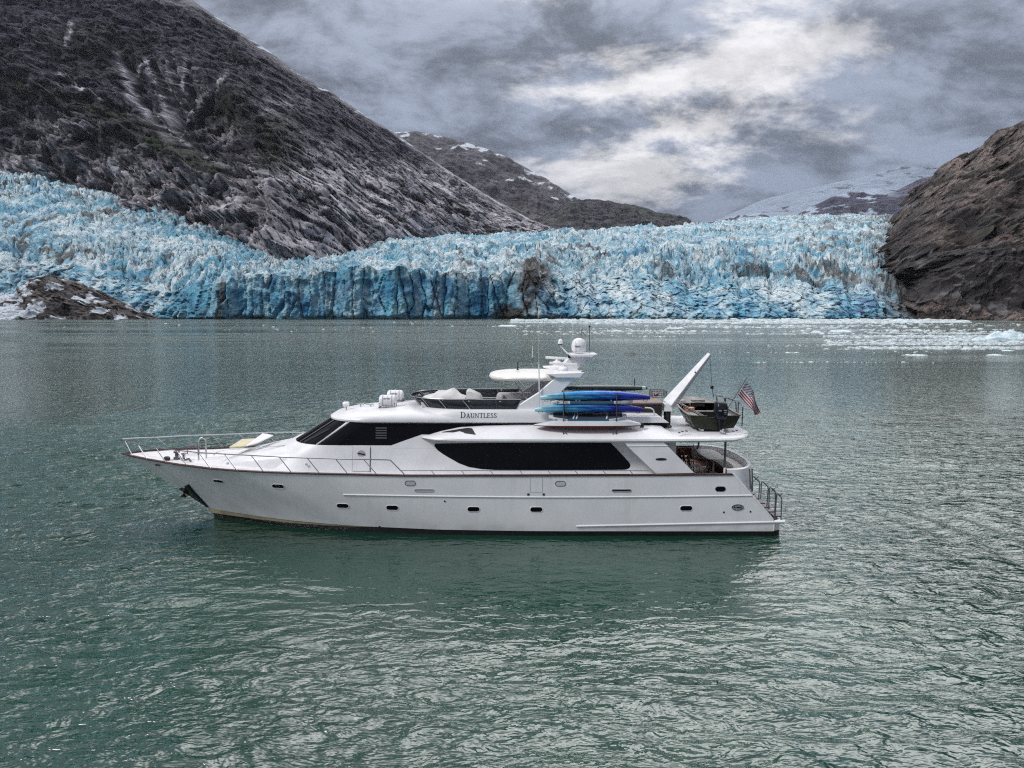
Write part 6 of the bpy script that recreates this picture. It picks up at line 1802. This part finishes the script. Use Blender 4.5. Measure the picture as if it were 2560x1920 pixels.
# ------------------------------------------------------------------ flag on its staff
def flag():
    yl = -0.3
    a, b = Vector(at(1829.5, 1005, yl)), Vector(at(1868, 943, yl))
    t = thing('flag', 'red, white and blue flag with stars and stripes drooping from the stern staff', 'flag', (a.x, BOAT_Y + yl, a.z))
    MB().tube([a + (a - b) * 0.35, b], 0.020, 8).build('flagstaff', DARKST, t)
    MB().lathe([(0.0, -0.03), (0.03, 0), (0.0, 0.03)], b, 10).build('staff_finial', STEEL, t)
    m, tt, p = new_mat('flag_cloth')
    uvn = tt.n('ShaderNodeUVMap').outputs[0]
    u, v, _ = tt.sep(uvn)
    st = tt.math('FLOOR', tt.math('MULTIPLY', v, 13.0))
    red = tt.math('SUBTRACT', 1.0, tt.math('MODULO', st, 2.0))
    c = tt.mix(red, (0.62, 0.58, 0.61), (0.22, 0.003, 0.012))
    can = tt.math('MULTIPLY', tt.math('LESS_THAN', u, 0.4), tt.math('GREATER_THAN', v, 6.0 / 13))
    # staggered rows of stars
    su = tt.math('MULTIPLY', u, 11.0 / 0.4 * 0.5); sv = tt.math('MULTIPLY', tt.math('SUBTRACT', v, 6.0 / 13), 13.0 / 7 * 4.5)
    def dots(du, dv):
        fu = tt.math('SUBTRACT', tt.math('FRACT', tt.math('ADD', su, du)), 0.5); fv = tt.math('SUBTRACT', tt.math('FRACT', tt.math('ADD', sv, dv)), 0.5)
        return tt.math('LESS_THAN', tt.math('ADD', tt.math('MULTIPLY', fu, fu), tt.math('MULTIPLY', fv, fv)), 0.055)
    star = tt.math('MAXIMUM', dots(0.0, 0.0), dots(0.5, 0.5))
    cc = tt.mix(star, (0.004, 0.006, 0.050), (0.62, 0.60, 0.64))
    c = tt.mix(can, c, cc)
    tt.set(p.inputs['Base Color'], c)
    p.inputs['Roughness'].default_value = 0.85
    top, bot = Vector(at(1866.5, 953, yl)), Vector(at(1845, 986.5, yl))
    ftop, fbot = Vector(at(1901, 1033, yl)), Vector(at(1891.5, 1042, yl))
    nu, nv = 44, 20
    me = bpy.data.meshes.new('flag_cloth')
    vs, uvs = [], []
    for j in range(nv + 1):
        fv = j / nv
        for i in range(nu + 1):
            fu = i / nu
            h = bot.lerp(top, fv); f = fbot.lerp(ftop, fv)
            q = h.lerp(f, fu)
            q = q + Vector((0.03, 0, 0.10)) * math.sin(math.pi * fu) * (0.35 + fv)
            q.y += 0.30 * fu * math.sin(2.2 * fu * math.pi + fv * 3.0) + 0.10 * fu * math.sin(fv * 9)
            q = q - Vector((0, BOAT_Y * 0, 0))
            vs.append((q.x - a.x, q.y - yl, q.z - a.z)); uvs.append((fu, fv))
    fs = [(j * (nu + 1) + i, j * (nu + 1) + i + 1, (j + 1) * (nu + 1) + i + 1, (j + 1) * (nu + 1) + i) for j in range(nv) for i in range(nu)]
    me.from_pydata(vs, [], fs)
    ul = me.uv_layers.new(name='UVMap')
    for lp in me.loops:
        ul.data[lp.index].uv = uvs[lp.vertex_index]
    me.shade_smooth(); me.materials.append(m)
    o = bpy.data.objects.new('flag_cloth', me); COL.objects.link(o); o.parent = t
    md = o.modifiers.new('solid', 'SOLIDIFY'); md.thickness = 0.004
flag()

# ------------------------------------------------------------------ floating ice
def berg_ice(name, a, b, c):
    m, t, p = new_mat(name)
    co = obj_co(t)
    n1 = t.noise(co, 0.6, 5, 0.6, 0.4)
    n2 = t.noise(co, 2.5, 4, 0.6)
    col = t.mix(t.ramp(n1, 0.38, 0.62), a, b)
    col = t.mix(t.math('MULTIPLY', t.ramp(n2, 0.55, 0.72), 0.5), col, c)
    t.set(p.inputs['Base Color'], col)
    p.inputs['Roughness'].default_value = 0.45
    bump(t, p, n2, 0.8, 0.3)
    return m
BERG = berg_ice('berg_ice', (0.42, 0.58, 0.64), (0.70, 0.77, 0.80), (0.40, 0.44, 0.48))
DIRTY = berg_ice('dirty_ice', (0.02, 0.022, 0.026), (0.07, 0.075, 0.085), (0.16, 0.18, 0.2))
def water_y(py):
    v = (960.0 - py) / FPX
    return CAM_H / ((SP - v * CP) / (CP + v * SP))
def iceberg(px0, px1, py_base, hpx, label, seed, mat=None, depth=0.6, name='iceberg', spiky=0.5):
    Yd = water_y(py_base)
    s = Yd / FPX
    x0, x1 = xz(px0, 0.0, Yd), xz(px1, 0.0, Yd)
    w, h = float(x1 - x0), hpx * s
    cx = float(x0 + x1) / 2
    nu, nv = 56, 18
    u = np.linspace(0, 2 * np.pi, nu, endpoint=False)[None]; v = np.linspace(0, 1, nv)[:, None]
    rad = np.clip(1 - v ** 1.8, 0, 1) ** 0.7
    X = np.cos(u) * rad * w / 2; Yy = np.sin(u) * rad * w * depth / 2
    f = w / 6
    n = fbm(X / f, Yy / f, v * 2 + 0 * X, 4, seed) ; r = ridged(X / (f * 0.8), Yy / (f * 0.8), v * 2 + 0 * X, 4, seed + 3)
    hh = h * (0.25 + 0.75 * np.clip(0.5 + 0.9 * fbm(X / (w / 2.6), Yy / (w / 2.6), 0 * X, 3, seed + 7), 0.05, 1.2))
    Z = v ** 0.8 * hh * (1 + spiky * (r - 0.3)) - 0.32
    k = 1 + 0.22 * n * (1 - v * 0.5)
    vs = np.stack([(X * k), (Yy * k), Z], -1).reshape(-1, 3)
    fs = [(j * nu + i, j * nu + (i + 1) % nu, (j + 1) * nu + (i + 1) % nu, (j + 1) * nu + i) for j in range(nv - 1) for i in range(nu)]
    fs.append(tuple((nv - 1) * nu + i for i in range(nu)))
    me = bpy.data.meshes.new(name); me.from_pydata([tuple(map(float, q)) for q in vs], [], fs)
    me.shade_smooth(); me.set_sharp_from_angle(angle=R(40)); me.materials.append(mat or BERG)
    o = bpy.data.objects.new(name, me); COL.objects.link(o)
    o.location = (cx, Yd, 0)
    o['label'] = label; o['category'] = 'iceberg' if name == 'iceberg' else 'ice floe'; o['group'] = 'ice adrift in the bay'
    return o
iceberg(2462, 2590, 851, 30, 'largest white iceberg, at the right edge of the bay below the cliff', 11, depth=0.5)
iceberg(2428, 2490, 850, 13, 'low iceberg just left of the largest one', 12)
iceberg(2252, 2320, 887, 10, 'long flat ice floe in dark water, left of the two floes near the right edge', 13, name='ice_floe', spiky=0.2)
iceberg(2462, 2512, 887, 9, 'flat ice floe nearest the right edge, level with the long floe', 14, name='ice_floe', spiky=0.2)
iceberg(2500, 2536, 876, 5, 'thin ice floe just behind the flat floe near the right edge', 15, name='ice_floe', spiky=0.2)
iceberg(2222, 2282, 805, 8, 'low ice mass at the foot of the brown cliff', 16)
iceberg(2020, 2060, 831, 6, 'small iceberg in the slush lane left of the largest iceberg', 17)
iceberg(2072, 2130, 829, 8, 'jagged small iceberg in the slush lane, middle right of the bay', 18)
iceberg(1664, 1712, 821, 6, 'small iceberg off the middle of the ice wall, right of the radar dome', 19)
iceberg(1514, 1558, 827, 6, 'small iceberg closest to the right of the yacht mast', 20)
iceberg(1960, 2002, 881, 5, 'thin floe in the lane right of the crane', 21, name='ice_floe', spiky=0.2)
iceberg(1244, 1292, 815, 5, 'thin floe left of the yacht whip antenna, close to the ice wall', 22, name='ice_floe', spiky=0.2)
iceberg(1548, 1592, 884, 8, 'blackish dirty ice chunk awash between mast and crane', 23, mat=DIRTY, spiky=0.7)
iceberg(2330, 2390, 842, 6, 'white floe in the bright slush band left of the largest iceberg', 24, name='ice_floe', spiky=0.3)

# slush and brash: thousands of small pieces lying in lanes, nobody could count them
def brash():
    rng = np.random.default_rng(5)
    pos = []
    def lane(n, pxa, pxb, pya, pyb, smin, smax, seed, thr):
        px = rng.uniform(pxa, pxb, n); py = rng.uniform(pya, pyb, n)
        Yd = np.array([water_y(q) for q in py]); X = xz(px, 0.0, Yd)
        edge = np.minimum(1, np.minimum(px - pxa, 2700 - px) / (0.45 * (pxb - pxa))) * np.minimum(1, np.minimum(py - pya, pyb - py) / (0.3 * (pyb - pya)))
        keep = fbm(X / 60, Yd / 9, 0 * X, 3, seed) > thr + 0.35 * (1 - edge)
        s = rng.uniform(0, 1, n) ** 3 * (smax - smin) + smin
        pos.append(np.stack([X, Yd, s * (Yd / 250) ** 0.7], -1)[keep])
    lane(5200, 2060, 2620, 832, 873, 0.35, 2.4, 51, -0.12)
    lane(4200, 1480, 2620, 806, 836, 0.4, 2.4, 52, -0.02)
    lane(9000, 1280, 2420, 798.3, 809, 0.5, 3.2, 53, -0.16)
    lane(1300, 1860, 2620, 886, 906, 0.2, 1.3, 54, 0.05)
    lane(1200, 1200, 1700, 812, 850, 0.3, 1.6, 55, 0.10)
    lane(320, 0, 1200, 799, 835, 0.3, 1.3, 56, 0.12)
    lane(500, 1600, 2400, 848, 884, 0.2, 1.0, 57, 0.15)
    P = np.concatenate(pos)
    n = len(P); K = 6
    ang = (np.arange(K) / K * 2 * np.pi)[None] + rng.uniform(0, 6.28, (n, 1))
    rr = P[:, 2:3] * rng.uniform(0.6, 1.15, (n, K)) * 0.5
    asp = rng.uniform(0.8, 2.0, (n, 1))
    V = np.zeros((n, 2 * K, 3), np.float32)
    V[:, :K, 0] = P[:, 0:1] + rr * np.cos(ang) * asp; V[:, :K, 1] = P[:, 1:2] + rr * np.sin(ang); V[:, :K, 2] = -0.25
    tx, ty = rng.uniform(-0.25, 0.25, (n, 1)), rng.uniform(-0.25, 0.25, (n, 1))
    V[:, K:, 0] = P[:, 0:1] + rr * 0.75 * np.cos(ang) * asp; V[:, K:, 1] = P[:, 1:2] + rr * 0.75 * np.sin(ang)
    V[:, K:, 2] = P[:, 2:3] * (0.03 + 0.10 * rng.uniform(0, 1, (n, 1))) + rr * (tx * np.cos(ang) + ty * np.sin(ang)) + 0.02
    base = (np.arange(n) * 2 * K)[:, None, None]
    i = np.arange(K); j = (i + 1) % K
    q = np.stack([i, j, j + K, i + K], -1)[None] + base
    caps = (np.arange(K) + K)[None, :] + (np.arange(n) * 2 * K)[:, None]
    loops = np.concatenate([q.reshape(-1), caps.reshape(-1)]).astype(np.int32)
    starts = np.concatenate([np.arange(n * K) * 4, n * K * 4 + np.arange(n) * K]).astype(np.int32)
    me = bpy.data.meshes.new('brash_ice')
    me.vertices.add(n * 2 * K); me.vertices.foreach_set('co', V.reshape(-1))
    me.loops.add(len(loops)); me.loops.foreach_set('vertex_index', loops)
    me.polygons.add(len(starts)); me.polygons.foreach_set('loop_start', starts)
    me.update(calc_edges=True)
    me.materials.append(berg_ice('slush_ice', (0.34, 0.42, 0.45), (0.60, 0.66, 0.68), (0.34, 0.36, 0.38)))
    o = bpy.data.objects.new('brash_ice', me); COL.objects.link(o)
    structure(o, 'lanes of small white brash ice and slush drifting in front of the glacier', 'ice', 'stuff')
brash()

# ------------------------------------------------------------------ the damp air between here and the far mountains
def haze():
    m = bpy.data.materials.new('damp_air'); m.use_nodes = True
    nt = m.node_tree; nt.nodes.clear()
    v = nt.nodes.new('ShaderNodeVolumePrincipled'); o = nt.nodes.new('ShaderNodeOutputMaterial')
    v.inputs['Color'].default_value = (0.80, 0.86, 0.97, 1)
    v.inputs['Density'].default_value = HAZE_DENSITY
    v.inputs['Anisotropy'].default_value = 0.1
    nt.links.new(v.outputs[0], o.inputs['Volume'])
    mb = MB(); mb.box((1400, 6350 - BOAT_Y, 1150), (12000, 13300, 2310))
    ob = mb.build('haze', m)
    ob.location = (0, BOAT_Y, 0)
    ob['kind'] = 'stuff'; ob['label'] = 'thin damp haze softening the far mountains'; ob['category'] = 'haze'
HAZE_DENSITY = 1.3e-5
haze()
